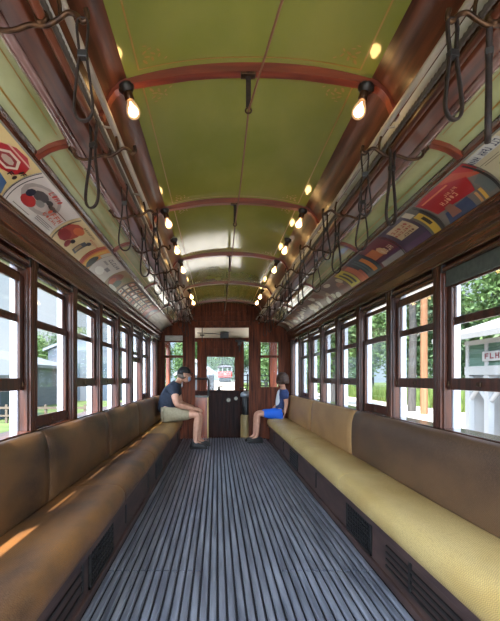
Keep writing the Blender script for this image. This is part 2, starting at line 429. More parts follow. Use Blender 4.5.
# ------------------------------------------------------------------ rails, conduits, brackets, straps
for s, nm in SIDES:
    m = M(); m.tube([(s*.585, Y0, 2.200), (s*.585, YB - .02, 2.200)], .013, 10)
    for y in RIBS + [r + .7215 for r in RIBS]:
        if y < YB: m.tube([(s*.585, y + .03, 2.203), (s*.60, y + .03, 2.24), (s*.66, y + .03, 2.25)], .006, 6)
    tag(m.build('hand_rail', steel), 'long grey steel rail running under the %s ceiling cove' % nm, 'rail')
    m = M(); m.tube([(s*.625, Y0, 2.118), (s*.625, YB - .02, 2.118)], .013, 10)
    tag(m.build('strap_rail', wood_beam), 'long brown rail carrying the %s hand straps' % nm, 'rail')
    m = M(); n = 700; L = YB - .05 - Y0
    m.tube([(s*.632, Y0 + L*i/n, 2.178) for i in range(n + 1)], .012, 8, rs=[.0125 if i % 2 else .009 for i in range(n + 1)])
    tag(m.build('ribbed_conduit', conduit_m), 'ribbed grey conduit tucked between the two rails on the %s' % nm, 'conduit')

BR_Y = [1.223 + .7215 * k for k in range(10)]
def smooth(P, n):
    P = [Vector(p) for p in P]; out = []
    for i in range(len(P)-1):
        a, b, c, d = P[max(i-1, 0)], P[i], P[i+1], P[min(i+2, len(P)-1)]
        for q in range(n):
            t = q/n; out.append(.5*((2*b) + (c-a)*t + (2*a-5*b+4*c-d)*t*t + (3*b-a-3*c+d)*t**3))
    return out + [P[-1]]
def make_bracket(s):
    r = thing('strap_bracket', '', 'bracket', (0, 0, 0))
    m = M()
    P = [(.775, 2.126), (.765, 2.100), (.735, 2.086), (.700, 2.088), (.665, 2.100), (.640, 2.102), (.612, 2.100), (.580, 2.118), (.555, 2.135), (.530, 2.128), (.514, 2.110), (.500, 2.120), (.505, 2.145)]
    m.tube(smooth([(s*x, 0, z) for x, z in P], 4), .0075, 8)
    m.build('arm', brass, r)
    m = M(); m.lathe([(.022, 0), (.022, .006), (.012, .012), (.009, .02)], (s*.775, 0, 2.134), (0, 0, -1), 12)
    m.build('mounting_plate', brass, r)
    m = M(); m.lathe([(.017, -.014), (.021, -.008), (.021, .008), (.017, .014)], (s*.625, 0, 2.118), (0, 1, 0), 12)
    m.tube([(s*.585, 0, 2.186), (s*.578, 0, 2.16), (s*.575, 0, 2.128)], .006, 6)
    m.build('rail_collar', brass, r)
    return r
for s, nm in SIDES:
    proto = None
    for k, y in enumerate(BR_Y):
        lab = '%s curled brass strap bracket under the %s beam' % (ORD[k], nm)
        if proto is None:
            proto = make_bracket(s); proto.location = (0, y, 0); proto['label'] = lab; proto['group'] = 'brass brackets under the beams'
        else: copy_thing(proto, (0, y, 0), lab)

def make_strap(length, w, label, group):
    r = thing('hanging_strap', label, 'hand strap', (0, 0, 0), group)
    m = M(); P = []
    n = 18
    # two strands close together at the top, opening into a loop at the bottom; hung over the rail at the origin
    L = length
    prof = [(.014, 0.006), (.015, -.02), (.010, -.08), (.014, -L*.45), (w*.42, -L*.68), (w*.5, -L*.84), (w*.44, -L*.93), (w*.25, -L*.985), (0, -L)]
    path = [(-x, 0, z) for x, z in prof] + [(x, 0, z) for x, z in prof[-2::-1]] + [(.006, 0, .011), (-.006, 0, .011)]
    path = smooth(path + path[:1], 3)[:-1]
    m.tube(path, .006, 8, closed=True, flat=(.0085, .0038), up=(0, 1, 0))
    m.build('loop', leather, r)
    m = M(); m.box(-.014, -.011, -.098, .014, .011, -.078)
    m.build('keeper', iron, r, bevel=.003)
    return r
outer = {-1: [1.73, 2.30, 2.90, 3.52, 4.10, 4.66, 5.25, 5.85, 6.45, 7.05], 1: [1.235, 1.92, 2.29, 2.80, 3.42, 4.0, 4.6, 5.2, 5.8, 6.4, 7.0]}
inner = {-1: [1.223, 2.666, 4.109, 5.552], 1: [1.223, 1.945, 2.666, 3.388, 4.109, 5.552]}
p_out = make_strap(.335, .062, '', 'outer hand straps'); p_in = make_strap(.27, .052, '', 'inner hand straps')
first_o = first_i = True
for s, nm in SIDES:
    for k, y in enumerate(outer[s]):
        rz = (.25 + .5*random.random()) * (1 if k % 2 else -1)
        if s == 1 and k == 0: rz = 1.05
        loc = (s*.625, y, 2.122); lab = '%s dark leather strap hanging from the %s strap rail' % (ORD[k], nm)
        rot = (random.uniform(-.03, .03), random.uniform(-.04, .04), rz)
        if first_o: p_out.location = loc; p_out.rotation_euler = rot; p_out['label'] = lab; first_o = False
        else: copy_thing(p_out, loc, lab, rot)
    for k, y in enumerate(inner[s]):
        loc = (s*.514, y, 2.106); lab = '%s short leather strap hooked on a bracket tip, %s side' % (ORD[k], nm)
        rot = (random.uniform(-.03, .03), random.uniform(-.04, .04), random.uniform(-.5, .5))
        if first_i: p_in.location = loc; p_in.rotation_euler = rot; p_in['label'] = lab; first_i = False
        else: copy_thing(p_in, loc, lab, rot)

# ------------------------------------------------------------------ bulbs
def make_bulb(s):
    r = thing('light_bulb', '', 'light bulb', (0, 0, 0), 'lit bulbs along the ceiling ribs')
    ax = Vector((-s*.30, 0, -1)).normalized(); c = Vector((s*(.540 if s < 0 else .517), 0, 2.398))
    m = M(); m.lathe([(.034, -.012), (.036, .0), (.030, .010), (.022, .020)], c, ax, 16); m.build('ceiling_rose', iron, r)
    m = M(); m.lathe([(.017, .012), (.020, .02), (.020, .05), (.016, .056)], c, ax, 14); m.build('socket', brass, r)
    m = M(); m.lathe([(.013, .052), (.015, .062), (.021, .075), (.027, .090), (.030, .106), (.028, .121), (.020, .132), (.010, .138), (.001, .140)], c, ax, 18)
    g = m.build('glass_bulb', bulb_glass, r)
    m = M(); m.lathe([(.002, .060), (.008, .076), (.017, .090), (.022, .105), (.020, .118), (.011, .127), (.001, .130)], c, ax, 14)
    m.build('filament', bulb_glow, g)
    return r
BY = [1.945, 3.375, 4.09, 4.83, 6.42, 6.93]
for s, nm in SIDES:
    p = None
    for k, y in enumerate(BY):
        lab = '%s glowing bare bulb on the %s of the ceiling' % (ORD[k], nm)
        yy = y - .002
        if p is None: p = make_bulb(s); p.location = (0, yy, 0); p['label'] = lab
        else: copy_thing(p, (0, yy, 0), lab)

# ------------------------------------------------------------------ bell cord and its hangers
hang = None
for k, y in enumerate(RIBS[1:]):
    lab = 'black cord hanger under the %s ceiling rib' % ORD[k]
    if hang is None:
        hang = thing('cord_hanger', lab, 'hanger', (0, y, 0), 'bell cord hangers')
        m = M(); m.box(-.035, y-.02, 2.452, .03, y+.02, 2.464); m.build('top_plate', brass, hang, bevel=.002)
        m = M(); m.box(-.013, y-.005, 2.44, .009, y+.005, 2.455); m.box(-.012, y-.006, 2.315, .010, y+.006, 2.44); m.build('strip', leather, hang, bevel=.002)
        m = M(); m.tube([(-.001 + .013*math.cos(t*PI/6), y, 2.302 + .013*math.sin(t*PI/6)) for t in range(12)], .004, 6, closed=True); m.build('ring', brass, hang)
    else: copy_thing(hang, (0, y, 0), lab)
m = M(); P = [(.26, -.1, 2.30), (.17, .6, 2.295), (.06, 1.40, 2.298), (-.001, 1.945, 2.300)]
for i in range(4):
    ya, yb = RIBS[1+i], RIBS[2+i]
    for q in range(1, 7):
        f = q/6; P.append((-.001, ya + (yb-ya)*f, 2.300 - .035*4*f*(1-f)))
P += [(-.001, RIBS[5], 2.30), (-.001, YB - .01, 2.29)]
m.tube(P, .0045, 6)
tag(m.build('bell_rope', mat('brown cord', srgb(110, 70, 46), .7)), 'long brown bell rope strung along the middle of the ceiling', 'rope')

# ------------------------------------------------------------------ advert cards
def make_card(s, y0, y1, bg, prints, label, n, arc=0):
    m = M(); mats = [cm(*bg)]; idx = {bg: 0}
    def surf(a, t, h):
        u = 1 - t                                                   # t = 1 at the upper edge
        x, z = bez(.02 + .96*u); nx, nz = beznrm(.02 + .96*u)
        return (s * (x + nx * (h + .002)), y0 + (y1 - y0) * a, z + nz * (h + .002))
    B = 12
    for k in range(B):
        a, b = k / B, (k+1) / B
        m.add([surf(0, a, 0), surf(1, a, 0), surf(1, b, 0), surf(0, b, 0), surf(0, a, -.0015), surf(1, a, -.0015), surf(1, b, -.0015), surf(0, b, -.0015)],
              [(0,1,2,3), (7,6,5,4), (0,4,5,1), (1,5,6,2), (2,6,7,3), (3,7,4,0)], 0)
    for L, (poly, c) in enumerate(prints):
        if c not in idx: idx[c] = len(mats); mats.append(cm(*c))
        decal(m, surf, [(min(max(p[0], 0), 1), min(max(p[1], 0), 1)) for p in poly], idx[c], 1 + .35 * L, B)
    return tag(m.build('advert_card', mats, recalc=False), label, 'advert', 'adverts along the %s of the car' % ('left' if s < 0 else 'right'))

def glyphs(s0, t0, s1, t1, n, c, rnd, flip=False):
    """a row of n blurred letter shapes, each a stem with one or two short strokes"""
    out = []; w = (s1 - s0) / n; h = t1 - t0
    for i in range(n):
        a = s0 + i*w; st = w*.24
        kind = rnd.randrange(5)
        if kind != 4: out.append((rect(a, t0, a+st, t1), c))
        if kind in (0, 1): out.append((rect(a, t1-h*.22, a+w*.75, t1), c))
        if kind in (0, 2): out.append((rect(a, t0, a+w*.75, t0+h*.22), c))
        if kind in (1, 3): out.append((rect(a, t0+h*.4, a+w*.7, t0+h*.6), c))
        if kind == 3: out.append((rect(a+w*.5, t0, a+w*.72, t1), c))
        if kind == 4: out.append((disc(a+w*.4, (t0+t1)/2, w*.36, h*.5, 10), c))
    return out
rd = random.Random(3)
BK = (36, 30, 30); RED = (176, 36, 40); CREAM = (224, 204, 156)
def frame(c, e=.012, et=.03): return [(rect(0, 0, e, 1), c), (rect(1-e, 0, 1, 1), c)]
cards_l = [
 (1.49, 2.055, (226, 200, 140), [(disc(.72, .70, .24, .27, 9), (186, 34, 42)), (disc(.70, .66, .17, .18, 6), (226, 210, 190)), (disc(.70, .66, .13, .13, 6), (150, 50, 52)), (disc(.70, .66, .09, .07, 8), (196, 176, 160)), (rect(.52, .86, .92, .89), (226, 180, 160)),
   ([(.3, .05), (.97, .02), (.93, .30), (.75, .38), (.5, .36)], (70, 100, 140)), ([(.6, .1), (.9, .08), (.75, .24)], (150, 170, 180))] + glyphs(.84, .44, .97, .56, 2, (60, 44, 40), rd) + glyphs(.90, .62, .98, .74, 2, (60, 44, 40), rd) + frame(BK), 'cream advert card with red badge and blue figure, nearest the photographer on the left'),
 (2.06, 2.635, (222, 212, 204), [(disc(.42, .56, .34, .36, 16), (176, 164, 156)), (disc(.42, .58, .27, .28, 14), (206, 192, 184)), (disc(.30, .34, .13, .15, 12), (186, 52, 50)), (disc(.36, .62, .13, .14, 9), (90, 84, 86)), (disc(.22, .52, .06, .12, 8), (44, 44, 60)), (disc(.45, .48, .08, .09, 9), (150, 146, 140)), (disc(.52, .66, .06, .07, 9), (70, 66, 68)),
   ] + glyphs(.34, .80, .60, .92, 4, (196, 66, 54), rd) + [(disc(.62, .62, .10, .06, 8), (74, 66, 64))] + glyphs(.60, .34, .93, .42, 5, (206, 92, 66), rd) + glyphs(.60, .46, .93, .60, 4, (210, 98, 70), rd) + [(rect(.56, .66, .92, .685), (120, 84, 76)), (rect(.52, .22, .90, .235), (86, 76, 74)), (rect(.52, .17, .84, .185), (86, 76, 74)), (rect(.52, .12, .88, .135), (86, 76, 74)), (rect(.1, .06, .42, .08), (120, 108, 100))] + frame(BK), 'white advert card with a red and grey figure and orange lettering, left side'),
 (2.64, 3.205, (222, 198, 150), [(disc(.26, .55, .20, .32, 9), (176, 74, 60)), (disc(.22, .34, .16, .2, 8), (150, 44, 48)), (disc(.34, .70, .13, .14, 8), (206, 110, 70)), (disc(.42, .20, .07, .14, 8), (140, 40, 44)), (disc(.48, .36, .06, .08, 8), (44, 40, 44)),
   ([(.62, .14), (.76, .10), (.80, .60), (.66, .62)], (70, 74, 80)), ([(.65, .2), (.73, .18), (.75, .46), (.67, .46)], (166, 140, 100)), (disc(.77, .66, .06, .08, 8), (40, 44, 56))] + glyphs(.28, .86, .66, .93, 7, (130, 112, 70), rd) + glyphs(.62, .78, .94, .84, 6, (206, 110, 84), rd) + frame(BK), 'cream advert card with red blossom shape and dark grey motor car, left side'),
 (3.21, 3.44, (222, 150, 66), [(rect(0, .0, .3, 1), (190, 70, 48)), (rect(.42, 0, .6, .92), (232, 190, 90)), (disc(.75, .3, .25, .3, 10), (52, 66, 62)), (rect(.7, .66, 1, 1), (206, 196, 176))] + frame(BK, .02), 'narrow orange and yellow striped advert card on the left'),
 (3.445, 3.93, (206, 200, 190), [(disc(.4, .25, .22, .18, 9), (236, 234, 224)), (rect(.5, .4, .72, .56), (120, 116, 116)), (rect(.15, .6, .4, .68), (150, 146, 140))] + glyphs(.2, .76, .8, .9, 6, (90, 88, 92), rd), 'whitish advert card with grey lettering beside the orange striped one'),
 (3.935, 4.38, (150, 128, 88), [(disc(.3, .42, .28, .4, 9), (136, 62, 40)), (disc(.28, .30, .16, .2, 8), (176, 84, 48)), (disc(.62, .34, .20, .24, 9), (70, 92, 68)), (disc(.7, .75, .22, .18, 9), (134, 138, 96)), (disc(.6, .08, .35, .1, 9), (220, 220, 206))], 'brown and green advert card with red shape, left side'),
]
def cups(col1, col2, r):
    out = []
    for i in range(3):
        for j in range(3):
            a, b = .17 + .33*i + r.uniform(-.03, .03), .2 + .31*j
            c = r.choice([(236, 226, 206), (206, 160, 90), (220, 150, 116), (232, 222, 196), (190, 120, 84)])
            out.append((rect(a-.12, b-.12, a+.11, b+.11), c)); out.append((disc(a, b, .07, .07, 8), r.choice([(190, 150, 90), (240, 232, 214), (176, 92, 66)])))
    return out
for q, w in enumerate(('first', 'second', 'third')):
    cards_l.append((4.385 + .5*q, 4.875 + .5*q, (58, 44, 44), cups(0, 0, rd), '%s dark advert card with a grid of pale cups on the left' % w))
cards_l += [(5.89, 6.4, (150, 96, 92), [(rect(0, 0, .4, 1), (176, 70, 60)), (rect(.45, 0, .75, .9), (96, 108, 134)), (disc(.7, .5, .2, .2, 8), (196, 190, 180))], 'red and blue advert card towards the far left end'),
 (6.41, 7.0, (176, 172, 158), [(rect(.1, .3, .9, .42), (140, 136, 126)), (rect(.1, .6, .8, .7), (150, 146, 134))], 'plain grey advert card near the far left end'),
 (7.01, 7.9, (190, 184, 170), [(rect(.1, .35, .7, .5), (160, 152, 140))], 'pale beige advert card at the far left end')]
for i, (a, b, bg, pr, lab) in enumerate(cards_l): make_card(-1, a, b, bg, pr, lab, i)
cards_r = [
 (1.40, 1.965, (196, 184, 154), [(rect(.60, .80, .985, .99), (206, 206, 204))] + glyphs(.63, .83, .71, .96, 3, (48, 52, 84), rd) + glyphs(.74, .83, .84, .96, 4, (48, 52, 84), rd) + glyphs(.87, .83, .97, .96, 5, (48, 52, 84), rd) +
   [([(.52, .62), (.62, .70), (.72, .60), (.84, .52), (.78, .44), (.62, .46), (.5, .54)], (120, 112, 96)), ([(.58, .52), (.68, .56), (.74, .36), (.66, .22), (.58, .34)], (88, 82, 72)), (disc(.64, .60, .05, .05, 7), (60, 56, 50)), (disc(.76, .47, .06, .05, 7), (70, 66, 58)), (disc(.60, .30, .05, .07, 7), (64, 60, 52)), (rect(.72, .72, .95, .735), (120, 112, 96)), (rect(.72, .67, .92, .685), (120, 112, 96)), (rect(.3, .5, .46, .53), (92, 88, 78))] + frame(BK, .015), 'tan advert card with blue title strip and dark sketch, nearest on the right'),
 (1.97, 2.47, (124, 112, 106), [(rect(0, .72, .5, 1), (176, 44, 42)), ([(0, .55), (.5, .9), (.9, 1), (.2, 1)], (190, 84, 60)), ([(.28, .34), (.95, .40), (.98, .95), (.48, 1), (.18, .72)], (172, 34, 44)), (rect(.40, .84, .92, .88), (214, 130, 80)),
   ([(.02, .1), (.16, .1), (.2, .5), (.06, .6)], (104, 108, 106)), (rect(.20, .02, .25, .32), (220, 170, 80)), (rect(.28, .02, .32, .30), (206, 150, 96)), ([(.4, 0), (.9, 0), (.85, .3), (.42, .34)], (66, 74, 104)), ([(.62, .1), (.8, .1), (.78, .45), (.66, .45)], (150, 100, 84))] + glyphs(.46, .50, .76, .62, 5, (226, 160, 130), rd) + glyphs(.36, .66, .60, .74, 4, (222, 150, 120), rd) + frame(BK, .015), 'bright red advert card with pale script and dark figures on the right'),
 (2.475, 2.625, (110, 104, 96), [(rect(.3, .0, .8, .75), (206, 166, 66)), (rect(.4, .3, .65, .6), (60, 50, 40)), (rect(.55, .78, 1, 1), (206, 192, 170)), (rect(0, 0, .25, .8), (70, 62, 64))], 'narrow grey advert card with yellow band on the right'),
 (2.63, 2.985, (74, 58, 76), [(rect(.10, .42, .82, .90), (206, 180, 140)), (rect(.0, .0, 1, .2), (88, 58, 90))] + glyphs(.16, .72, .78, .82, 5, (176, 84, 60), rd) + glyphs(.16, .60, .78, .68, 6, (176, 84, 60), rd) + glyphs(.16, .47, .6, .55, 4, (120, 66, 50), rd), 'purple advert card with tan lettered box on the right'),
 (2.99, 3.415, (110, 44, 56), [(rect(.0, .0, .9, .20), (150, 140, 142)), (rect(0, .2, 1, .32), (92, 56, 84)), (rect(.6, .4, 1, .8), (196, 110, 66)), (disc(.5, .55, .12, .2, 8), (206, 160, 120))] + glyphs(.15, .4, .55, .6, 4, (214, 180, 150), rd) + frame(BK, .03), 'maroon advert card with grey strip along its lower edge, right side'),
 (3.42, 3.77, (52, 62, 70), [(rect(.18, .1, .42, .8), (206, 122, 50)), (rect(.5, .2, .6, .9), (84, 104, 104)), (rect(.66, .2, .76, .9), (84, 104, 104)), (rect(.85, .0, 1, .5), (196, 84, 50))], 'dark teal advert card with orange bar on the right'),
 (3.775, 4.18, (140, 60, 48), [(rect(.36, .05, .98, .95), (206, 186, 50)), (rect(.50, .15, .62, .8), (52, 44, 30)), (rect(.72, .2, .84, .85), (60, 50, 34)), (rect(0, 0, .3, .9), (206, 104, 62))], 'yellow and black advert card with orange edge on the right'),
]
def blots(r, dark):
    out = []
    for i in range(9):
        c = r.choice([(222, 214, 196), (206, 190, 160), (130, 80, 62), (96, 60, 52), (232, 226, 214), (176, 120, 90)])
        out.append((disc(r.random(), r.random()*.9, r.uniform(.08, .2), r.uniform(.1, .22), 8), c))
    return out
for q in range(6):
    w = ('first', 'second', 'third', 'fourth', 'fifth', 'sixth')[q]
    cards_r.append((4.185 + .6*q, 4.78 + .6*q, [(112, 84, 74), (150, 128, 108), (118, 92, 76)][q % 3], blots(rd, 0), '%s mottled brown and white advert card beyond the yellow one, right side' % w))
for i, (a, b, bg, pr, lab) in enumerate(cards_r): make_card(1, a, b, bg, pr, lab, 20 + i)

# ------------------------------------------------------------------ side walls, posts, windows
PITCH = .7215; POST0 = 2.565                          # post centre lines
POSTS = {-1: [POST0 - .078 + PITCH * k for k in range(-4, 8)], 1: [POST0 + .065 + .738 * k for k in range(-4, 8)]}
SILL, HEAD = .825, 1.785
for s, nm in SIDES:
    m = M(); m.box(s*1.19, Y0, -.06, s*1.215, YB, .80); m.box(s*1.255, Y0, -.35, s*1.275, YB, .80, 1); 
    m.box(s*1.20, POSTS[s][-1] + .03, .80, s*1.27, YB, 1.80, 0)
    struct(m.build('wall_' + nm, [wood_h, paint_w]), 'lower side wall of the car behind the %s bench' % nm, 'wall')
    m = M(); m.box(s*1.168, Y0, .800, s*1.30, YB, .826)
    struct(m.build('trim_sill_' + nm, wood_h, bevel=.005), 'long wooden sill under the %s windows' % nm, 'window sill')
    m = M(); m.box(s*1.205, Y0, 1.715, s*1.275, YB, 1.80); 
    struct(m.build('trim_header_' + nm, wood_h, bevel=.004), 'wooden header board over the %s windows' % nm, 'window header')
    vis = 0
    for k, y in enumerate(POSTS[s]):
        m = M()
        # pilaster with two grooves towards the aisle, sash guides at its sides, white outer post
        m.prismz([(s*1.172, y-.046), (s*1.172, y-.022), (s*1.178, y-.018), (s*1.172, y-.014), (s*1.172, y+.014), (s*1.178, y+.018), (s*1.172, y+.022), (s*1.172, y+.046), (s*1.24, y+.046), (s*1.24, y-.046)], SILL, 1.785)
        m.box(s*1.186, y-.060, SILL, s*1.206, y+.060, 1.72)
        m.box(s*1.242, y-.060, .60, s*1.285, y+.060, 1.72, 1)
        lab = '%s wooden window post on the %s wall' % (ORD[max(0, k-3)], nm) if k >= 3 else 'wooden window post behind the photographer on the %s wall' % nm
        struct(m.build('trim_post', [wood_v, paint_w], bevel=.003), lab, 'window post')

RAISE = .225
state = {-1: [1, 0, 1, 1, 1, 2, 0], 1: [1, 1, 0, 1, 1, 1, 0]}
wn = 0
for s, nm in SIDES:
    for k in range(7):
        y0 = POSTS[s][3 + k] + .062; y1 = POSTS[s][4 + k] - .062
        wn += 1
        w = thing('window_%d' % wn, '%s window on the %s wall%s' % (ORD[k], nm, ', lower sash raised' if state[s][k] else ', lower sash shut'), 'window', (s*1.22, (y0+y1)/2, SILL), None, 'structure')
        def sash(name, xa, xb, z0, z1, rb, rt, st, stl=.04, lab=None):
            m = M()
            m.box(s*xa, y0-.010, z0, s*xb, y0+stl, z1); m.box(s*xa, y1-stl, z0, s*xb, y1+.010, z1)
            m.box(s*xa, y0+stl, z0, s*xb, y1-stl, z0+rb); m.box(s*xa, y0+stl, z1-rt, s*xb, y1-stl, z1)
            o = m.build(name, wood_v, w, bevel=.004)
            m = M(); xm = (xa+xb)/2
            m.box(s*(xm-.002), y0+stl-.004, z0+rb-.004, s*(xm+.002), y1-stl+.004, z1-rt+.004)
            m.build('pane', glass, o)
            return o
        sash('upper_sash', 1.226, 1.240, 1.425, 1.705, .045, .035, 0)
        dz = [0, RAISE, .50][state[s][k]]
        ls = sash('lower_sash', 1.208, 1.224, SILL + .002 + dz, SILL + .632 + dz if dz < .3 else SILL + .632 + .24, .068, .04, 0)
        m = M(); ym = (y0+y1)/2; zb = SILL + .036 + dz
        m.box(s*1.200, ym-.018, zb-.012, s*1.209, ym+.018, zb+.012); m.box(s*1.192, ym-.012, zb-.010, s*1.20, ym+.012, zb-.004)
        for yy in (y0+.012, y1-.012): m.box(s*1.200, yy-.008, zb-.015, s*1.209, yy+.008, zb+.015)
        m.build('sash_lift', brass, ls, bevel=.002)

# roller shades, one over each window
for s, nm in SIDES:
    for k in range(7):
        y0 = POSTS[s][3 + k] + .062; y1 = POSTS[s][4 + k] - .062
        low = s == 1 and k == 0
        zb = 1.650 if low else 1.712 - .012*((k*3) % 3)
        lab = 'dark grey roller shade drawn part way down over the nearest right window' if low else 'dark roller shade rolled up over the %s %s window' % (ORD[k], nm)
        r = thing('roller_shade', lab, 'window shade', (s*1.19, (y0+y1)/2, 1.77), 'roller shades over the windows')
        m = M(); m.tube([(s*1.188, y0, 1.755), (s*1.188, y1, 1.755)], .016, 12); m.build('roller', wood_h, r)
        m = M(); m.box(s*1.1945, y0+.004, zb+.01, s*1.1965, y1-.004, 1.755); m.build('cloth', shade_g if low else shade_d, r)
        m = M(); m.box(s*1.191, y0+.002, zb, s*1.200, y1-.002, zb+.020); m.build('hem_bar', shade_g if low else wood_h, r, bevel=.003)
        for ya, yb in ((y0-.034, y0-.002), (y1+.002, y1+.034)):
            m = M(); m.box(s*1.172, ya, 1.735, s*1.20, yb, 1.783); m.build('end_bracket', iron, r, bevel=.003)

# ------------------------------------------------------------------ benches
def cushion(s, y0, y1, mats, name, root, lab=None):
    # rounded-front seat pad in section, with softly crowned ends
    m = M(); sec = [(1.125, .30), (1.125, .405), (1.09, .417), (1.00, .424), (.90, .428), (.83, .428), (.785, .420), (.757, .402), (.741, .374), (.736, .340), (.742, .312), (.752, .300)]
    n = len(sec); ys = [y0, y0+.004, y0+.016, y0+.05] + [y0 + .05 + (y1-y0-.1)*i/8 for i in range(1, 8)] + [y1-.05, y1-.016, y1-.004, y1]
    vs = []
    for y in ys:
        d = min(y-y0, y1-y); k = 1 - .03*(1 - min(d/.016, 1))**2
        for x, z in sec:
            cx, cz = .94, .34
            vs.append((s*(cx + (x-cx)*k), y, cz + (z-cz)*(k if z > .32 else 1) - .004*math.sin(3*y)*(z > .4)))
    fs = []
    for a in range(len(ys)-1):
        for b in range(n):
            c = (b+1) % n; fs.append((a*n+b, a*n+c, (a+1)*n+c, (a+1)*n+b))
    m.add(vs, fs, 0, True); m.add(vs[:n], [list(range(n))], 0); m.add(vs[-n:], [list(range(n))], 0)
    o = m.build(name, mats, root, merge=True)
    if lab: o['label'] = lab
    return o
def back(s, y0, y1, mt, root, lab=None):
    m = M(); sec = [(1.19, .40), (1.105, .40), (1.094, .43), (1.090, .55), (1.096, .70), (1.112, .775), (1.128, .806), (1.144, .818), (1.160, .818), (1.176, .810), (1.19, .80)]
    n = len(sec); ys = [y0, y0+.003, y0+.014] + [y0 + .014 + (y1-y0-.028)*i/10 for i in range(1, 10)] + [y1-.014, y1-.003, y1]
    vs = []
    for y in ys:
        d = min(y-y0, y1-y); q = .012*(1 - min(d/.014, 1))**2
        for x, z in sec:
            vs.append((s*(x + (q if x < 1.15 else 0) + .003*math.sin(4*y + 9*z)*(x < 1.1)), y, z - (q if z > .7 else 0)))
    fs = []
    for a in range(len(ys)-1):
        for b in range(n):
            c = (b+1) % n; fs.append((a*n+b, a*n+c, (a+1)*n+c, (a+1)*n+b))
    m.add(vs, fs, 0, True); m.add(vs[:n], [list(range(n))], 0); m.add(vs[-n:], [list(range(n))], 0)
    o = m.build('backrest', mt, root, merge=True)
    if lab: o['label'] = lab
    return o
def heater(s, y0, y1, root):
    m = M(); f = s*.783
    m.box(f, y0, .06, f - s*.010, y0+.014, .255); m.box(f, y1-.014, .06, f - s*.010, y1, .255)
    m.box(f, y0, .06, f - s*.010, y1, .074); m.box(f, y0, .241, f - s*.010, y1, .255)
    m.box(f + s*.002, y0, .06, f + s*.004, y1, .255)
    n = 14
    for i in range(1, n): 
        y = y0 + (y1-y0)*i/n; m.box(f, y-.004, .07, f - s*.006, y+.004, .245)
    for z in (.10, .13, .16, .19, .215): m.box(f, y0, z-.003, f - s*.008, y1, z+.003)
    m.build('heater_grille', iron, root)
BE = 7.72
for s, nm in SIDES:
    root = thing('bench', 'long brown rattan bench down the left side of the aisle' if s < 0 else 'long straw coloured rattan bench down the right side of the aisle', 'bench', (s*.95, 3, 0), 'side benches')
    if s < 0:
        cs = [(-.95, .95, rat_brown), (.95, 2.88, rat_brown), (2.88, 4.2, rat_brown), (4.2, 5.5, rat_brown), (5.5, BE, rat_gold)]
        bs = [(-.95, .3, rat_brown_back), (.3, 1.62, rat_brown_back), (1.62, 2.52, rat_brown_back), (2.52, 3.9, rat_brown_back), (3.9, 5.4, rat_brown_back), (5.4, BE, rat_brown_back)]
    else:
        cs = [(-.95, 1.3, rat_straw), (1.3, 3.2, rat_straw), (3.2, 5.1, rat_straw), (5.1, 6.4, rat_straw), (6.4, BE, rat_straw)]
        bs = [(-.95, 1.4, rat_dark), (1.4, 4.05, rat_dark), (4.05, 5.8, rat_tan), (5.8, BE, rat_tan)]
    for a, b, mt in cs: cushion(s, a, b, mt, 'seat_cushion', root, 'golden rattan seat cushion at the far end' if mt is rat_gold else None)
    for a, b, mt in bs: back(s, a, b, mt, root, 'tan rattan backrest' if mt is rat_tan else ('dark brown rattan backrest' if mt is rat_dark else None))
    m = M()
    m.box(s*.755, -.95, .262, s*1.19, BE, .300); m.box(s*.785, -.95, .012, s*.80, BE, .262); m.box(s*1.15, -.95, .012, s*1.19, BE, .262)
    m.box(s*.785, BE-.03, .012, s*1.15, BE, .262); m.box(s*.768, -.95, .010, s*.786, BE, .052)
    m.build('seat_box', skirt_m, root, bevel=.004)
    for y in [.1 + 1.0*i for i in range(8)]:
        m = M(); m.box(s*.776, y-.012, .10, s*.786, y+.012, .262); m.build('strut', iron, root)
    for y in (2.62, 5.02) if s > 0 else (2.2, 4.6): heater(s, y, y + .50, root)
    if s > 0:
        m = M()
        for z in (.09, .125, .16, .195): m.box(s*.777, 1.2, z, s*.786, 2.40, z+.016)
        m.build('slatted_vent', iron, root, bevel=.002)
    else:
        m = M()
        for z in (.09, .14, .19): m.box(s*.777, .8, z, s*.786, 2.1, z+.014)
        m.build('slatted_vent', iron, root, bevel=.002)

# ------------------------------------------------------------------ far bulkhead and driver's platform
def ztop(x):
    x = abs(x)
    pts = [(0, 2.515), (.2, 2.508), (.4, 2.478), (.53, 2.445), (.60, 2.395), (.66, 2.28), (.74, 2.22), (.80, 2.19), (.94, 2.125), (1.0, 2.09), (1.08, 2.055), (1.15, 1.98), (1.20, 1.80), (1.27, 1.79)]
    for (a, za), (b, zb) in zip(pts, pts[1:]):
        if a <= x <= b: return za + (zb-za)*(x-a)/(b-a)
    return 1.79
def wallstrip(m, x0, x1, z0, z1, y0=YB, y1=YB+.05, mi=0):
    if z1 is not None: m.box(x0, y0, z0, x1, y1, z1, mi); return
    n = max(1, int((x1-x0)/.04)); xs = [x0 + (x1-x0)*i/n for i in range(n+1)]
    pr = [(x, ztop(x)) for x in xs] + [(x1, z0), (x0, z0)]
    m.prism(pr, y0, y1, mi)
LW = (-1.12, -.745); RW = (.635, 1.01); DX = (-.575, .475); DT = 2.045
m = M()
wallstrip(m, -1.27, LW[0], 0, None); wallstrip(m, LW[0], LW[1], 1.925, None); wallstrip(m, LW[0], LW[1], 0, .93); wallstrip(m, LW[1], DX[0], 0, None)
wallstrip(m, DX[0], DX[1], DT, None); wallstrip(m, DX[1], RW[0], 0, None); wallstrip(m, RW[0], RW[1], 1.80, None); wallstrip(m, RW[0], RW[1], 0, .93); wallstrip(m, RW[1], 1.27, 0, None)
struct(m.build('wall_far', wood_wall), 'dark wooden bulkhead with a wide doorway at the far end', 'wall')
m = M()
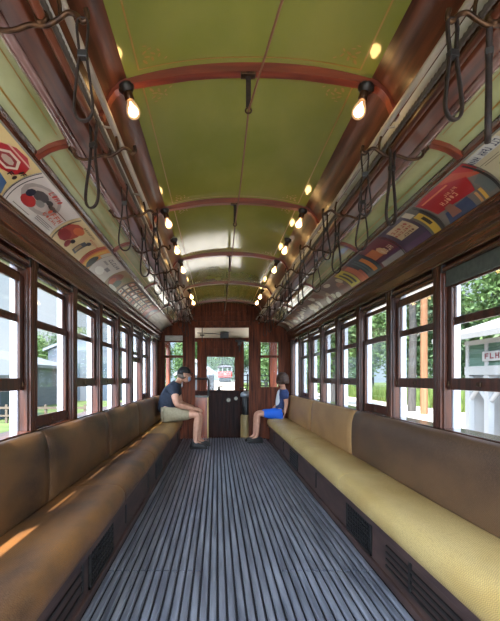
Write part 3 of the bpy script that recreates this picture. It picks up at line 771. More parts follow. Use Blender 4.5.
for x in (DX[0], DX[1]):
    m.box(x-.03, YB-.018, 0, x+.03, YB+.06, DT+.02)
m.box(DX[0]-.03, YB-.02, DT, DX[1]+.03, YB+.06, DT+.04)
for z, d in ((2.16, .014), (2.24, .010), (2.33, .012)): m.box(-.50, YB-d, z, .46, YB, z+.025)
struct(m.build('trim_doorway', wood_wall, bevel=.004), 'wooden casing around the far doorway', 'door frame')
for (x0, x1, zt, lab, nw) in ((LW[0], LW[1], 1.925, 'bulkhead window left of the far doorway with a frosted top light', 15), (RW[0], RW[1], 1.80, 'bulkhead window right of the far doorway', 16)):
    w = thing('window_%d' % nw, lab, 'window', ((x0+x1)/2, YB, .93), None, 'structure')
    m = M(); e = .025
    m.box(x0, YB-.01, .93, x0+e, YB+.045, zt); m.box(x1-e, YB-.01, .93, x1, YB+.045, zt); m.box(x0, YB-.01, .93, x1, YB+.045, .955); m.box(x0, YB-.01, zt-e, x1, YB+.045, zt)
    m.box(x0, YB-.01, 1.49, x1, YB+.045, 1.535)
    if zt > 1.9: m.box(x0, YB-.01, 1.775, x1, YB+.045, 1.80)
    m.build('frame', wood_wall, w, bevel=.003)
    m = M(); m.box(x0+.01, YB+.018, .94, x1-.01, YB+.022, 1.52); m.build('pane', glass, w)
    m = M(); m.box(x0+.01, YB+.018, 1.52, x1-.01, YB+.022, 1.79); m.build('pane', glass, w)
    if zt > 1.9:
        m = M(); m.box(x0+.01, YB+.012, 1.79, x1-.01, YB+.02, 1.915); m.build('frosted_pane', frost, w)['label'] = 'frosted cream pane'

YF = 9.1
m = M(); m.box(-1.2, YB+.05, -.30, 1.2, YF+.1, -.25); struct(m.build('floor_platform', gap_m), 'dark lower floor of the driver platform', 'floor')
m = M(); m.add([(-1.27, YB+.05, 2.13), (1.27, YB+.05, 2.13), (1.27, YF+.1, 1.93), (-1.27, YF+.1, 1.93), (-1.27, YB+.05, 2.15), (1.27, YB+.05, 2.15), (1.27, YF+.1, 1.95), (-1.27, YF+.1, 1.95)],
               [(0,3,2,1),(4,5,6,7),(0,1,5,4),(1,2,6,5),(2,3,7,6),(3,0,4,7)])
struct(m.build('ceiling_platform', mat('cream platform ceiling', srgb(226, 218, 200), .4)), 'cream ceiling of the driver platform', 'ceiling')
# front wall: apron, posts, header
def fx(u): return (u - 217) * YF / 440 + CAMX
def fz(v): return (378 - v) * YF / 440 + CAMZ
ap = fz(391)
m = M(); m.box(-1.2, YF, -.3, 1.2, YF+.05, ap); m.box(-.42, YF-.03, ap-.02, .62, YF+.02, ap+.01)
m.box(fx(206), YF-.01, -.3, fx(240), YF, ap-.03)
for i in range(9): m.box(fx(206)+.08*i, YF-.016, -.3, fx(206)+.08*i+.006, YF-.008, ap-.04)
struct(m.build('wall_front', wood_dk, bevel=.003), 'dark wooden dash panel below the windscreen', 'wall')
for i, (x0, x1) in enumerate(((-1.19, fx(169.5)), (fx(198), fx(206)), (fx(235.5), fx(243)), (fx(270), 1.10))):
    m = M(); m.box(x0, YF-.03, ap, x1, YF+.06, fz(338)); m.box((x0+x1)/2-.012, YF-.04, ap, (x0+x1)/2+.012, YF-.03, fz(345))
    struct(m.build('trim_front_post', wood_red if i in (0, 3) else wood_wall, bevel=.004), ['reddish corner post of the platform seen through the left bulkhead window', 'dark wooden post left of the windscreen', 'dark wooden post right of the windscreen', 'reddish corner post of the platform seen through the right bulkhead window'][i], 'post')
m = M(); m.box(fx(199), YF-.02, fz(356), fx(243), YF+.05, fz(341)); m.box(-1.19, YF, fz(341), 1.19, YF+.05, 1.98)
m.box(fx(209), YF-.03, fz(349), fx(233), YF-.015, fz(346.5)); m.box(fx(207), YF-.028, fz(354.8), fx(235), YF-.015, fz(353.5))
struct(m.build('trim_front_header', wood_wall, bevel=.003), 'wooden header panel above the windscreen', 'panel')
for i, (x0, x1, z1, lab) in enumerate(((fx(169.5), fx(198), fz(341), 'front window left of the windscreen'), (fx(206), fx(235.5), fz(356), 'windscreen in the middle of the far end'), (fx(243), fx(270), fz(341), 'front window right of the windscreen'))):
    w = thing('window_%d' % (17+i), lab, 'window', ((x0+x1)/2, YF, ap), None, 'structure')
    m = M(); e = .018
    m.box(x0, YF, ap, x0+e, YF+.04, z1); m.box(x1-e, YF, ap, x1, YF+.04, z1); m.box(x0, YF, ap, x1, YF+.04, ap+e); m.box(x0, YF, z1-e, x1, YF+.04, z1)
    m.build('frame', wood_wall, w, bevel=.003)
    m = M(); m.box(x0+.01, YF+.018, ap+.01, x1-.01, YF+.022, z1-.01); m.build('pane', glass, w)
for s, nm in SIDES:
    m = M(); m.box(s*1.19, YB+.05, -.3, s*1.25, YF+.05, .78); m.box(s*1.19, YB+.05, 1.75, s*1.25, YF+.05, 2.0); m.box(s*1.19, YB+.05, .78, s*1.25, YB+.16, 1.75)
    struct(m.build('wall_platform_' + nm, wood_red), 'side of the driver platform on the %s' % nm, 'wall')
# window guard bars of the platform seen through the right bulkhead window
r = thing('window_guard', 'thin iron guard bars outside the right front window', 'guard rail', (.86, YF+.08, .9))
for z in (fz(375.5), fz(380.5), fz(385.5)):
    m = M(); m.tube([(fx(243), YF+.075, z), (1.10, YF+.075, z)], .008, 6); m.build('bar', iron, r)
m = M()
for x in (fx(243)+.004, 1.09): m.box(x-.008, YF+.05, fz(388), x+.008, YF+.083, fz(373))
m.build('bar_mount', iron, r)

# platform partition, rail, controller, gauges, lamp box
r = thing('platform_cabinet', 'reddish wooden cabinet with a grey metal top left of the doorway', 'cabinet', (-.43, 8.3, -.25))
m = M(); m.box(-.575, 8.16, -.25, -.315, 8.46, .76); m.box(-.55, 8.15, .05, -.335, 8.162, .70); m.build('body', wood_red, r, bevel=.006)
m = M(); m.box(-.58, 8.14, .76, -.30, 8.48, .785); m.box(-.50, 8.2, .785, -.46, 8.26, .80); m.build('metal_top', mat('scuffed grey metal', srgb(110, 108, 104), .4, .5), r, bevel=.004)
m = M(); m.box(-.318, 8.146, -.25, -.298, 8.164, .76); m.build('brass_edge', mat('pale brass strip', srgb(170, 140, 84), .4, .5), r)
r = thing('grab_rail', 'black bent tube rail above the wooden cabinet', 'rail', (-.44, 8.3, .785))
m = M(); m.tube([(-.56, 8.30, 1.105), (-.36, 8.30, 1.105), (-.325, 8.30, 1.10), (-.305, 8.30, 1.08), (-.300, 8.30, 1.05), (-.300, 8.30, .785)], .020, 10); m.build('tube', iron, r)
m = M(); m.lathe([(.034, 0), (.034, .012), (.022, .02)], (-.300, 8.30, .785), (0, 0, 1), 14); m.build('foot_flange', iron, r)
r = thing('controller', 'tall tram controller with grey top standing right of the doorway', 'controller', (.43, 8.55, -.25))
m = M(); m.lathe([(.11, 0), (.115, .02), (.115, .62), (.10, .66)], (.43, 8.55, -.25), (0, 0, 1), 20); m.build('base_case', mat('tan painted case', srgb(140, 118, 74), .5), r)
m = M(); m.lathe([(.085, .66), (.09, .68), (.09, .98), (.08, 1.0)], (.43, 8.55, -.25), (0, 0, 1), 20); m.build('drum', iron, r)
m = M(); m.lathe([(.10, 1.0), (.115, 1.01), (.115, 1.06), (.09, 1.09), (.05, 1.11)], (.43, 8.55, -.25), (0, 0, 1), 20); m.build('cap', mat('light grey cast metal', srgb(140, 144, 150), .4, .5), r)
m = M(); m.tube([(.43, 8.55, .84), (.43, 8.55, .90), (.40, 8.5, .915), (.31, 8.42, .915)], .012, 8); m.ball((.31, 8.42, .925), .022, 10, 6); m.build('handle', brass, r)
m = M(); m.tube([(.43, 8.55, .86), (.45, 8.62, .90), (.46, 8.66, 1.0), (.46, 8.66, 1.2)], .014, 8); m.build('air_pipe', iron, r)
for i, (u, v, rr) in enumerate(((228.5, 400, .048), (236, 398.5, .042))):
    Yg = YF - .05; x = (u-217)*Yg/440 + CAMX; z = (378-v)*Yg/440 + CAMZ
    r = thing('gauge', ['larger round gauge on the dark dash panel', 'smaller round gauge nearer the controller on the dash panel'][i], 'gauge', (x, Yg, z), 'dash gauges')
    m = M(); m.lathe([(rr, 0), (rr*1.05, .012), (rr*1.05, .034)], (x, Yg, z), (0, 1, 0), 20); m.build('case', iron, r)
    m = M(); m.lathe([(rr*.8, -.002), (rr*.8, 0.001)], (x, Yg, z), (0, 1, 0), 20); m.build('dial', mat('pale dial', srgb(190, 182, 164), .4), r)
    m = M(); m.box(x-.002, Yg-.005, z-.003, x+.002, Yg-.002, z+rr*.6); m.build('needle', iron, r)
r = thing('brake_valve', 'small black brake valve on top of the dash panel', 'valve', (fx(219), YF-.06, ap))
m = M(); m.lathe([(.04, 0), (.04, .02), (.022, .03), (.022, .07), (.03, .075), (.03, .09)], (fx(219), YF-.06, ap+.01), (0, 0, 1), 14); m.build('body', iron, r)
m = M(); m.tube([(fx(219), YF-.06, ap+.09), (fx(226), YF-.10, ap+.085)], .010, 8); m.build('handle', iron, r)
r = thing('ceiling_box', 'small black box under the cream platform ceiling', 'box', (fx(221), 8.7, 1.98))
zc = 2.13 - .2*(8.62-8.13)/1.07
m = M(); m.box(-.08, 8.62, zc-.135, .09, 8.76, zc-.02); m.build('case', iron, r, bevel=.006)
m = M(); m.tube([(.0, 8.66, zc-.135), (0, 8.66, zc-.17), (.02, 8.64, zc-.19)], .008, 8); m.build('toggle', brass, r)
m = M(); m.tube([(-.52, 8.5, 1.99), (-.40, 8.5, 1.985), (-.08, 8.68, 1.985)], .008, 6)
tag(m.build('ceiling_pipe', iron), 'thin dark pipe below the cream platform ceiling left of the black box', 'pipe')
r = thing('pull_handle', 'black pull rod hanging at the top left of the doorway', 'handle', (-.42, 8.3, 1.95))
m = M(); m.tube([(-.42, 8.3, 2.095), (-.42, 8.3, 1.80)], .008, 8); m.build('rod', iron, r)
m = M(); m.tube([(-.46, 8.3, 1.93), (-.38, 8.3, 1.93)], .014, 8); m.build('cross_bar', iron, r)
r = thing('bell_bracket', 'black bracket at the top of the post right of the windscreen', 'bracket', (.30, YF-.1, 1.86))
m = M(); m.box(.24, YF-.16, 1.86, .44, YF-.03, 1.90); m.box(.28, YF-.14, 1.78, .36, YF-.03, 1.86); m.build('body', iron, r, bevel=.008)
m = M(); m.tube([(.32, YF-.1, 1.80), (.32, YF-.1, 1.66)], .012, 8); m.build('rod', iron, r)

# ------------------------------------------------------------------ people
def skin_mesh(J, E, root, sub=2):
    names = list(J); me = bpy.data.meshes.new('tmp'); ix = {n: i for i, n in enumerate(names)}
    me.from_pydata([J[n][0] for n in names], [(ix[a], ix[b]) for a, b in E], [])
    o = bpy.data.objects.new('tmp', me); COL.objects.link(o)
    o.modifiers.new('s', 'SKIN')
    for i, n in enumerate(names):
        r = J[n][1]; d = me.skin_vertices[0].data[i]
        d.radius = r if hasattr(r, '__len__') else (r, r); d.use_root = (n == root)
    ss = o.modifiers.new('u', 'SUBSURF'); ss.levels = sub; ss.render_levels = sub
    dg = bpy.context.evaluated_depsgraph_get()
    out = bpy.data.meshes.new_from_object(o.evaluated_get(dg))
    bpy.data.objects.remove(o); bpy.data.meshes.remove(me)
    return out
def merge_mesh(m, me):
    o = len(m.v); m.v += [v.co.copy() for v in me.vertices]
    for p in me.polygons: m.f.append([i + o for i in p.vertices]); m.mi.append(0); m.sm.append(True)
def remesh(o, vox):
    r = o.modifiers.new('r', 'REMESH'); r.mode = 'VOXEL'; r.voxel_size = vox; r.use_smooth_shade = True
    sm = o.modifiers.new('sm', 'SMOOTH'); sm.iterations = 3; sm.factor = .5
    dg = bpy.context.evaluated_depsgraph_get()
    me = bpy.data.meshes.new_from_object(o.evaluated_get(dg)); o.modifiers.clear()
    mats = list(o.data.materials); o.data = me
    if not me.materials:
        for a in mats: me.materials.append(a)
    for p in me.polygons: p.use_smooth = True
def hand(m, w, d, up, size, mirror=1):
    """palm at wrist w pointing along d, back of the hand towards up; five bent fingers"""
    d = Vector(d).normalized(); up = Vector(up); up = (up - d*up.dot(d)).normalized(); sd = d.cross(up) * mirror; w = Vector(w); k = size
    pal = w + d*.045*k
    m.tube([w - d*.01*k, w + d*.025*k, w + d*.06*k, w + d*.088*k], .03*k, 10, flat=(.015*k, .038*k), up=up)
    for i, (o, L) in enumerate(((-.030, .068), (-.010, .078), (.011, .074), (.030, .058))):
        b = w + d*.08*k + sd*o*k
        m.tube([b, b + d*L*.45*k - up*.006*k, b + d*L*.75*k - up*.022*k, b + d*L*.92*k - up*.042*k], .009*k, 8, rs=[.0095*k, .009*k, .0085*k, .007*k])
    b = w + d*.025*k - sd*.03*k
    m.tube([b, b + d*.03*k - sd*.022*k - up*.008*k, b + d*.062*k - sd*.026*k - up*.02*k], .011*k, 8, rs=[.012*k, .011*k, .008*k])
def head(m, c, r, face, k=1):
    """skull, jaw, nose, ears; face is the direction it looks"""
    f = Vector(face).normalized(); up = Vector((0, 0, 1)); up = (up - f*up.dot(f)).normalized(); sd = f.cross(up); c = Vector(c)
    R = Matrix((sd, f, up)).transposed()
    def P(x, y, z): return c + R @ Vector((x, y, z)) * k
    mm = M(); mm.ball((0, 0, 0), (.074, .094, .108), 24, 16, shape=lambda d: 1 - .12*max(0, -d.z)*(1 - .6*max(0, d.y)) - .05*max(0, d.y)*max(0, -d.z))
    mm.ball((0, .038, -.062), (.052, .056, .050), 18, 10)
    mm.tube([(0, .088, .012), (0, .104, -.012), (0, .112, -.026)], .01, 8, rs=[.008, .011, .014])
    mm.tube([(0, .088, -.026), (0, .104, -.030)], .012, 8)
    for s in (-1, 1): mm.ball((s*.076, -.006, -.010), (.010, .020, .032), 10, 8)
    mm.tube([(-.022, .090, -.056), (0, .097, -.055), (.022, .090, -.056)], .0075, 8)
    for v in mm.v: v.xyz = P(*v)
    o = len(m.v); m.v += mm.v
    for fc in mm.f: m.f.append([i + o for i in fc]); m.mi.append(0); m.sm.append(True)
    return P

def shift(J, dy): return {k: ((p[0], p[1] + dy, p[2]), r) for k, (p, r) in J.items()}
# --- man
MY = 7.02
root = thing('person', 'man in a navy t-shirt, khaki shorts and black cap leaning forward on the left bench', 'person', (-.93, MY, .42))
hN, hF = MY - .09, MY + .10
Jm = {
 'pel': ((-.955, MY, .545), (.125, .10)), 'wst': ((-.945, MY, .67), (.12, .10)), 'chs': ((-.895, MY, .84), (.13, .105)), 'upc': ((-.825, MY, .97), (.115, .092)), 'nk': ((-.755, MY+.01, 1.065), .062), 'hd': ((-.70, MY+.02, 1.13), .06),
 'sN': ((-.815, MY-.165, .965), .078), 'eN': ((-.765, MY-.21, .70), .052), 'wN': ((-.520, MY-.10, .635), .034),
 'sF': ((-.815, MY+.165, .965), .078), 'eF': ((-.745, MY+.22, .70), .052), 'wF': ((-.510, MY+.12, .635), .034),
 'pN': ((-.90, hN, .545), .10), 'kN': ((-.435, hN-.03, .545), .066), 'cN': ((-.455, hN-.03, .38), .062), 'aN': ((-.480, hN-.03, .12), .042), 'fN': ((-.375, hN-.04, .060), .036),
 'pF': ((-.90, hF, .545), .10), 'kF': ((-.42, hF+.05, .545), .066), 'cF': ((-.435, hF+.05, .38), .062), 'aF': ((-.44, hF+.05, .12), .042), 'fF': ((-.33, hF+.06, .060), .036)}
Em = [('pel','wst'),('wst','chs'),('chs','upc'),('upc','nk'),('nk','hd'),('upc','sN'),('sN','eN'),('eN','wN'),('upc','sF'),('sF','eF'),('eF','wF'),
      ('pel','pN'),('pN','kN'),('kN','cN'),('cN','aN'),('aN','fN'),('pel','pF'),('pF','kF'),('kF','cF'),('cF','aF'),('aF','fF')]
m = M(); merge_mesh(m, skin_mesh(Jm, Em, 'pel'))
HC = (-.668, MY+.03, 1.175)
PH = head(m, HC, 1, (.93, .32, -.12), 1.08)
hand(m, (-.515, MY-.10, .633), (1, .25, -.18), (.15, -.2, 1), 1.0, 1)
hand(m, (-.505, MY+.12, .633), (1, -.3, -.15), (.15, .2, 1), 1.0, -1)
body = m.build('body', skin_m, root, recalc=False); remesh(body, .0065)
def sub(J, keys, grow, over={}):
    out = {}
    for k in keys:
        p, r = J[k]; r = over.get(k, tuple(q + grow for q in r) if hasattr(r, '__len__') else r + grow); out[k] = (p, r)
    return out
Js = sub(Jm, ['pel', 'wst', 'chs', 'upc', 'sN', 'sF'], .022, {'wst': (.165, .14), 'chs': (.165, .138)}); Js['nb'] = ((-.775, MY+.008, 1.04), .078)
Js['pel'] = ((-.945, MY, .535), (.168, .150))
Js['eN2'] = ((-.786, MY-.195, .80), .078); Js['eF2'] = ((-.772, MY+.20, .80), .078)
m = M(); merge_mesh(m, skin_mesh(Js, [('pel','wst'),('wst','chs'),('chs','upc'),('upc','nb'),('upc','sN'),('sN','eN2'),('upc','sF'),('sF','eF2')], 'pel'))
o = m.build('t_shirt', navy, root, recalc=False); remesh(o, .008)
Jk = sub(Jm, ['pel', 'pN', 'pF'], .024); Jk['kN2'] = ((-.52, hN-.025, .545), .088); Jk['kF2'] = ((-.51, hF+.04, .545), .088)
Jk['pel'] = ((-.94, MY, .53), (.142, .118))
m = M(); merge_mesh(m, skin_mesh(Jk, [('pel','pN'),('pN','kN2'),('pel','pF'),('pF','kF2')], 'pel'))
o = m.build('shorts', khaki, root, recalc=False); remesh(o, .008)
# cap, hair, mask, eyes
m = M()
def local(mm, P, mat_i=0):
    for v in mm.v: v.xyz = P(*v)
    return mm
mm = M(); mm.ball((0, -.004, .022), (.083, .103, .098), 20, 12, shape=lambda d: 1 if d.z > -.05 else .985)
keep = [i for i, f in enumerate(mm.f) if sum(mm.v[j].z for j in f)/len(f) > .026 or (sum(mm.v[j].y for j in f)/len(f) < -.02 and sum(mm.v[j].z for j in f)/len(f) > -.005)]
mm.f = [mm.f[i] for i in keep]; mm.mi = [0]*len(keep); mm.sm = [True]*len(keep)
mm.tube([(-.070, .055, .030), (-.045, .100, .030), (0, .122, .034), (.045, .100, .030), (.070, .055, .030)], .012, 8, flat=(.006, .020), up=(0, 0, 1))
local(mm, PH); o = mm.build('cap', capm, root, recalc=False)
sl = o.modifiers.new('t', 'SOLIDIFY'); sl.thickness = .004; sl.offset = 0
mm = M(); mm.ball((0, -.020, -.020), (.077, .082, .062), 18, 10); local(mm, PH); mm.build('hair', hair_g, root, recalc=False)
mm = M(); mm.ball((0, .062, -.052), (.050, .050, .048), 18, 10); local(mm, PH); o = mm.build('face_mask', maskm, root, recalc=False)
mm = M()
for s in (-1, 1): mm.tube([(s*.046, .075, -.04), (s*.068, .04, -.02), (s*.080, -.01, .01)], .002, 6)
local(mm, PH); mm.build('mask_strap', white_c, o, recalc=False)
mm = M()
for s in (-1, 1): mm.ball((s*.030, .082, .006), (.011, .007, .007), 10, 6)
local(mm, PH); mm.build('eyes', eye_m, root, recalc=False)
def shoe(c, d, L, root, k=1, sandal=False):
    d = Vector(d).normalized(); sd = Vector((-d.y, d.x, 0)); c = Vector(c)
    def P(a, b, z): return c + d*a + sd*b + Vector((0, 0, z))
    m = M()
    out = [(-.10, -.030), (-.085, -.040), (0, -.040), (.07, -.048), (.13, -.046), (.165, -.026), (.172, 0), (.160, .026), (.13, .042), (.06, .042), (0, .036), (-.085, .038), (-.10, .028)]
    n = len(out)
    for z0, z1, g in ((.010, .030, 1.0),):
        m.add([P(a*L, b*k*g, z0) for a, b in out] + [P(a*L, b*k*g, z1) for a, b in out], [(i, (i+1) % n, n+(i+1) % n, n+i) for i in range(n)] + [list(range(n))[::-1], list(range(n, 2*n))], 0)
    m2 = M()
    lv = [(.028, .98, 1), (.05, .97, .98), (.075, .86, .84), (.095, .60, .66), (.112, .44, .58)]
    vs = []
    for z, g, w in lv: vs += [P((-.02*(1-g) + a*g - .055*(1-g))*L, b*k*w, z*k if z > .03 else z) for a, b in out]
    fs = []
    for q in range(len(lv)-1):
        for i in range(n): j = (i+1) % n; fs.append((q*n+i, q*n+j, (q+1)*n+j, (q+1)*n+i))
    fs += [list(range(n))[::-1], list(range((len(lv)-1)*n, len(lv)*n))]
    m2.add(vs, fs, 0, True)
    o = m2.build('shoe', shoe_m, root)
    m.build('sole', sole_m, o, bevel=.004)
shoe((-.46, hN-.035, 0), (1, -.12, 0), 1.0, root, 1.05)
shoe((-.415, hF+.055, 0), (1, .15, 0), 1.0, root, 1.05)

# --- child
CY = 7.60
root = thing('person', 'child in a navy t-shirt and bright blue shorts sitting on the right bench', 'person', (.97, CY, .42))
nN, nF = CY - .065, CY + .065
Jc = {
 'pel': ((.955, CY, .520), (.105, .09)), 'wst': ((.975, CY, .62), (.10, .085)), 'chs': ((.995, CY, .77), (.112, .09)), 'upc': ((1.005, CY, .87), (.09, .075)), 'nk': ((1.00, CY, .955), .043), 'hd': ((.995, CY+.01, 1.03), .045),
 'sN': ((1.01, CY-.125, .87), .055), 'eN': ((1.035, CY-.165, .68), .036), 'wN': ((1.00, CY-.175, .515), .026),
 'sF': ((1.00, CY+.125, .87), .055), 'eF': ((.96, CY+.17, .68), .036), 'wF': ((.84, CY+.15, .57), .026),
 'pN': ((.90, nN, .500), .078), 'kN': ((.560, nN-.01, .510), .052), 'cN': ((.555, nN-.01, .36), .046), 'aN': ((.545, nN-.01, .12), .033), 'fN': ((.45, nN-.01, .055), .028),
 'pF': ((.90, nF, .500), .078), 'kF': ((.545, nF+.03, .510), .052), 'cF': ((.535, nF+.03, .36), .046), 'aF': ((.515, nF+.03, .12), .033), 'fF': ((.42, nF+.04, .055), .028)}
m = M(); merge_mesh(m, skin_mesh(Jc, Em, 'pel'))
PC = head(m, (.985, CY+.02, 1.095), 1, (-.45, .85, -.02), .98)
hand(m, (1.00, CY-.175, .51), (-.25, -.15, -.75), (1, -.1, -.3), .62, 1)
hand(m, (.845, CY+.15, .568), (-1, -.1, -.15), (0, 0, 1), .72, -1)
o = m.build('body', skin_k, root, recalc=False); remesh(o, .006)
Js = sub(Jc, ['pel', 'wst', 'chs', 'upc', 'sN', 'sF'], .016); Js['nb'] = ((1.002, CY, .93), .056); Js['pel'] = ((.955, CY, .525), (.135, .118)); Js['wst'] = ((.975, CY, .62), (.128, .11))
Js['eN2'] = ((1.026, CY-.152, .745), .057); Js['eF2'] = ((.978, CY+.155, .745), .057)
m = M(); merge_mesh(m, skin_mesh(Js, [('pel','wst'),('wst','chs'),('chs','upc'),('upc','nb'),('upc','sN'),('sN','eN2'),('upc','sF'),('sF','eF2')], 'pel'))
ts = m.build('t_shirt', navy2, root, recalc=False); remesh(ts, .007)
Js2 = {'a': ((.940, CY-.005, .60), (.092, .078)), 'b': ((.942, CY-.005, .72), (.098, .08)), 'c': ((.952, CY, .86), (.072, .062)), 'd': ((.962, CY, .925), (.05, .045))}
m = M(); merge_mesh(m, skin_mesh(Js2, [('a','b'),('b','c'),('c','d')], 'a')); o = m.build('shirt_front_print', white_c, ts, recalc=False); remesh(o, .007); o['label'] = 'pale front panel of the shirt'
Jk = sub(Jc, ['pel', 'pN', 'pF'], .020); Jk['kN2'] = ((.625, nN-.01, .508), .072); Jk['kF2'] = ((.61, nF+.025, .508), .072)
m = M(); merge_mesh(m, skin_mesh(Jk, [('pel','pN'),('pN','kN2'),('pel','pF'),('pF','kF2')], 'pel'))
o = m.build('shorts', blue, root, recalc=False); remesh(o, .007)
mm = M(); rr = random.Random(5)
mm.ball((0, -.014, .018), (.104, .108, .110), 28, 18, shape=lambda d: 1 + .02*math.sin(14*math.atan2(d.y, d.x)))
mm.f2 = []
keep = [i for i, f in enumerate(mm.f) if not (sum(mm.v[j].y for j in f)/len(f) > .055 and sum(mm.v[j].z for j in f)/len(f) < .045)]
mm.f = [mm.f[i] for i in keep]; mm.mi = [0]*len(keep); mm.sm = [True]*len(keep)
for i in range(26):
    a = -PI*1.12 + PI*1.24*i/25
    x, y = .100*math.cos(a), -.014 + .104*math.sin(a)
    mm.tube([(x*.9, y*.9, .03), (x*1.02, y*1.02, -.03), (x*1.0, y*1.0, -.050 - .008*(i % 3)), (x*.90, y*.90, -.066 - .008*(i % 3))], .012, 6, rs=[.014, .016, .014, .006])
local(mm, PC); o = mm.build('hair', hair_b, root, recalc=False)
sl = o.modifiers.new('t', 'SOLIDIFY'); sl.thickness = .004; sl.offset = 0
mm = M()
for s in (-1, 1): mm.ball((s*.030, .084, .006), (.011, .007, .007), 10, 6)
local(mm, PC); mm.build('eyes', eye_m, root, recalc=False)
shoe((.545, nN-.01, 0), (-1, -.08, 0), .98, root, .95)
shoe((.515, nF+.03, 0), (-1, .15, 0), .98, root, .95)

# ------------------------------------------------------------------ outside
GZ = -.95
grass_m = mat('mown grass', srgb(58, 74, 26), .9, col2=srgb(82, 94, 42), scale=(.8, .8, .8), detail=8)
gravel_m = mat('pale gravel', srgb(168, 158, 146), .95, col2=srgb(190, 180, 168), scale=(6, 6, 6), detail=8)
dirt_m = mat('dusty track bed', srgb(164, 150, 136), .95, col2=srgb(190, 176, 160), scale=(3, 3, 3), detail=8)
m = M(); m.box(-140, -60, GZ-.3, 140, 200, GZ)
struct(m.build('ground', grass_m), 'grassy ground around the tram', 'ground')
m = M(); m.box(-6.4, -40, GZ, 3.0, 9.5, GZ+.02); m.add([(-3.0, 9.5, GZ+.02), (3.0, 9.5, GZ+.02), (3.1, 80, GZ+1.57), (-.9, 80, GZ+1.57)], [(0, 1, 2, 3)])
m.box(-26, 10.5, GZ, -6.4, 12.5, GZ+.02)
mr = M(); mr.prismx([(9.5, GZ-.2), (9.5, GZ+.0), (80, GZ+1.53), (150, GZ+1.53), (150, GZ-.2)], -5.5, 3.15)
struct(mr.build('ground_rise', grass_m), 'grassy ground climbing gently ahead of the tram', 'ground')
struct(m.build('path_track_bed', dirt_m), 'dusty track bed beside and ahead of the tram', 'path')
m = M(); m.box(3.0, -40, GZ, 14.5, 60, GZ+.025)
struct(m.build('road', gravel_m), 'pale gravel road on the right beyond the windows', 'road')
# rails
rust = mat('rusty steel rail', srgb(96, 70, 60), .6, .4)
for i, x in enumerate((-5.6, -4.2)):
    m = M(); m.box(x-.035, -20, GZ+.02, x+.035, 40, GZ+.15); m.box(x-.07, -20, GZ+.02, x+.07, 40, GZ+.04)
    tag(m.build('track_rail', rust), ['rusty rail farther from the tram on the left', 'rusty rail nearer the tram on the left'][i], 'rail')

leaf_m = [mat('leaf %d' % i, a, .6, col2=b, scale=(1.2, 1.2, 1.2), detail=6) for i, (a, b) in enumerate([(srgb(54, 78, 34), srgb(88, 112, 54)), (srgb(62, 86, 38), srgb(98, 120, 62)), (srgb(46, 68, 40), srgb(74, 98, 54))])]
bark = mat('dark bark', srgb(50, 46, 42), .9, col2=srgb(72, 66, 60), scale=(10, 10, 2))
def foliage(m, c, r, n, sz, rnd):
    c = Vector(c)
    lobes = [(c + Vector((rnd.uniform(-.55, .55)*r[0], rnd.uniform(-.55, .55)*r[1], rnd.uniform(-.6, .65)*r[2])), rnd.uniform(.35, .6)) for _ in range(14)]
    for _ in range(n):
        lc, lr = rnd.choice(lobes)
        d = Vector((rnd.gauss(0, 1), rnd.gauss(0, 1), rnd.gauss(0, 1))).normalized() * (rnd.random() ** .4)
        p = lc + Vector((d.x*r[0]*lr, d.y*r[1]*lr, d.z*r[2]*lr))
        a = Vector((rnd.gauss(0, 1), rnd.gauss(0, 1), rnd.gauss(0, .6))).normalized(); b = a.orthogonal().normalized()
        b = Matrix.Rotation(rnd.random()*6.28, 3, a) @ b
        s = sz * rnd.uniform(.6, 1.3)
        m.add([p - a*s, p + b*s*.45, p + a*s, p - b*s*.45], [(0, 1, 2, 3)], 0)
def make_tree(h, w, lm, seed, label, group, n=8500, trunk=True):
    rnd = random.Random(seed)
    r = thing('tree', label, 'tree', (0, 0, 0), group)
    m = M(); foliage(m, (0, 0, h*.52), (w, w, h*.48), n, .24, rnd); m.build('crown', leaf_m[lm], r, recalc=False)
    m = M(); m.tube([(0, 0, -.1), (.05, 0, h*.25), (-.03, .05, h*.5), (0, 0, h*.85)], .2, 8, rs=[.028*h*.8, .022*h*.8, .016*h*.8, .004*h])
    for i in range(5):
        a = i*1.3; z = h*(.35 + .08*i)
        m.tube([(0, 0, z), (math.cos(a)*w*.4, math.sin(a)*w*.4, z + h*.12)], .05, 6, rs=[.008*h, .003*h])
    m.build('trunk', bark, r); return r
GR = 'trees of the wood beyond the right windows'; GL = 'distant trees beyond the left windows'; GF = 'trees ahead of the tram'
LR = 'leafy green tree in the dense wood beyond the right windows'; LL = 'distant leafy tree on the skyline beyond the left windows'; LF = 'leafy green tree ahead of the tram beyond the windscreen'
protos = [make_tree(13, 3.6, 0, 1, LR, GR), make_tree(15, 4.2, 1, 2, LR, GR), make_tree(12, 3.6, 2, 3, LR, GR)]
rt = random.Random(11)
spots = [(21.5, 7), (31.5, 1.5), (22, 16), (21, 25), (22.5, 33.5), (21.5, 42), (22.5, 51), (21, 60), (23, 70), (22.5, 82), (31, 11.5), (31, 21), (30, 30), (31, 39), (30, 48), (32, 58), (22, -2), (31, 68), (40, 16), (41, 28), (40, 42)]
for i, p in enumerate(protos):
    x, y = spots[i]; p.location = (x, y, GZ); p.rotation_euler = (0, 0, i)
for i, (x, y) in enumerate(spots[3:]):
    copy_thing(protos[i % 3], (x, y, GZ), LR, (0, 0, rt.random()*6), GR)
for i, (x, y) in enumerate([(-74 + 7.6*q, 92 + 9*((q*5) % 3)) for q in range(10)]):
    copy_thing(protos[i % 3], (x, y, GZ), LL, (0, 0, rt.random()*6), GL)
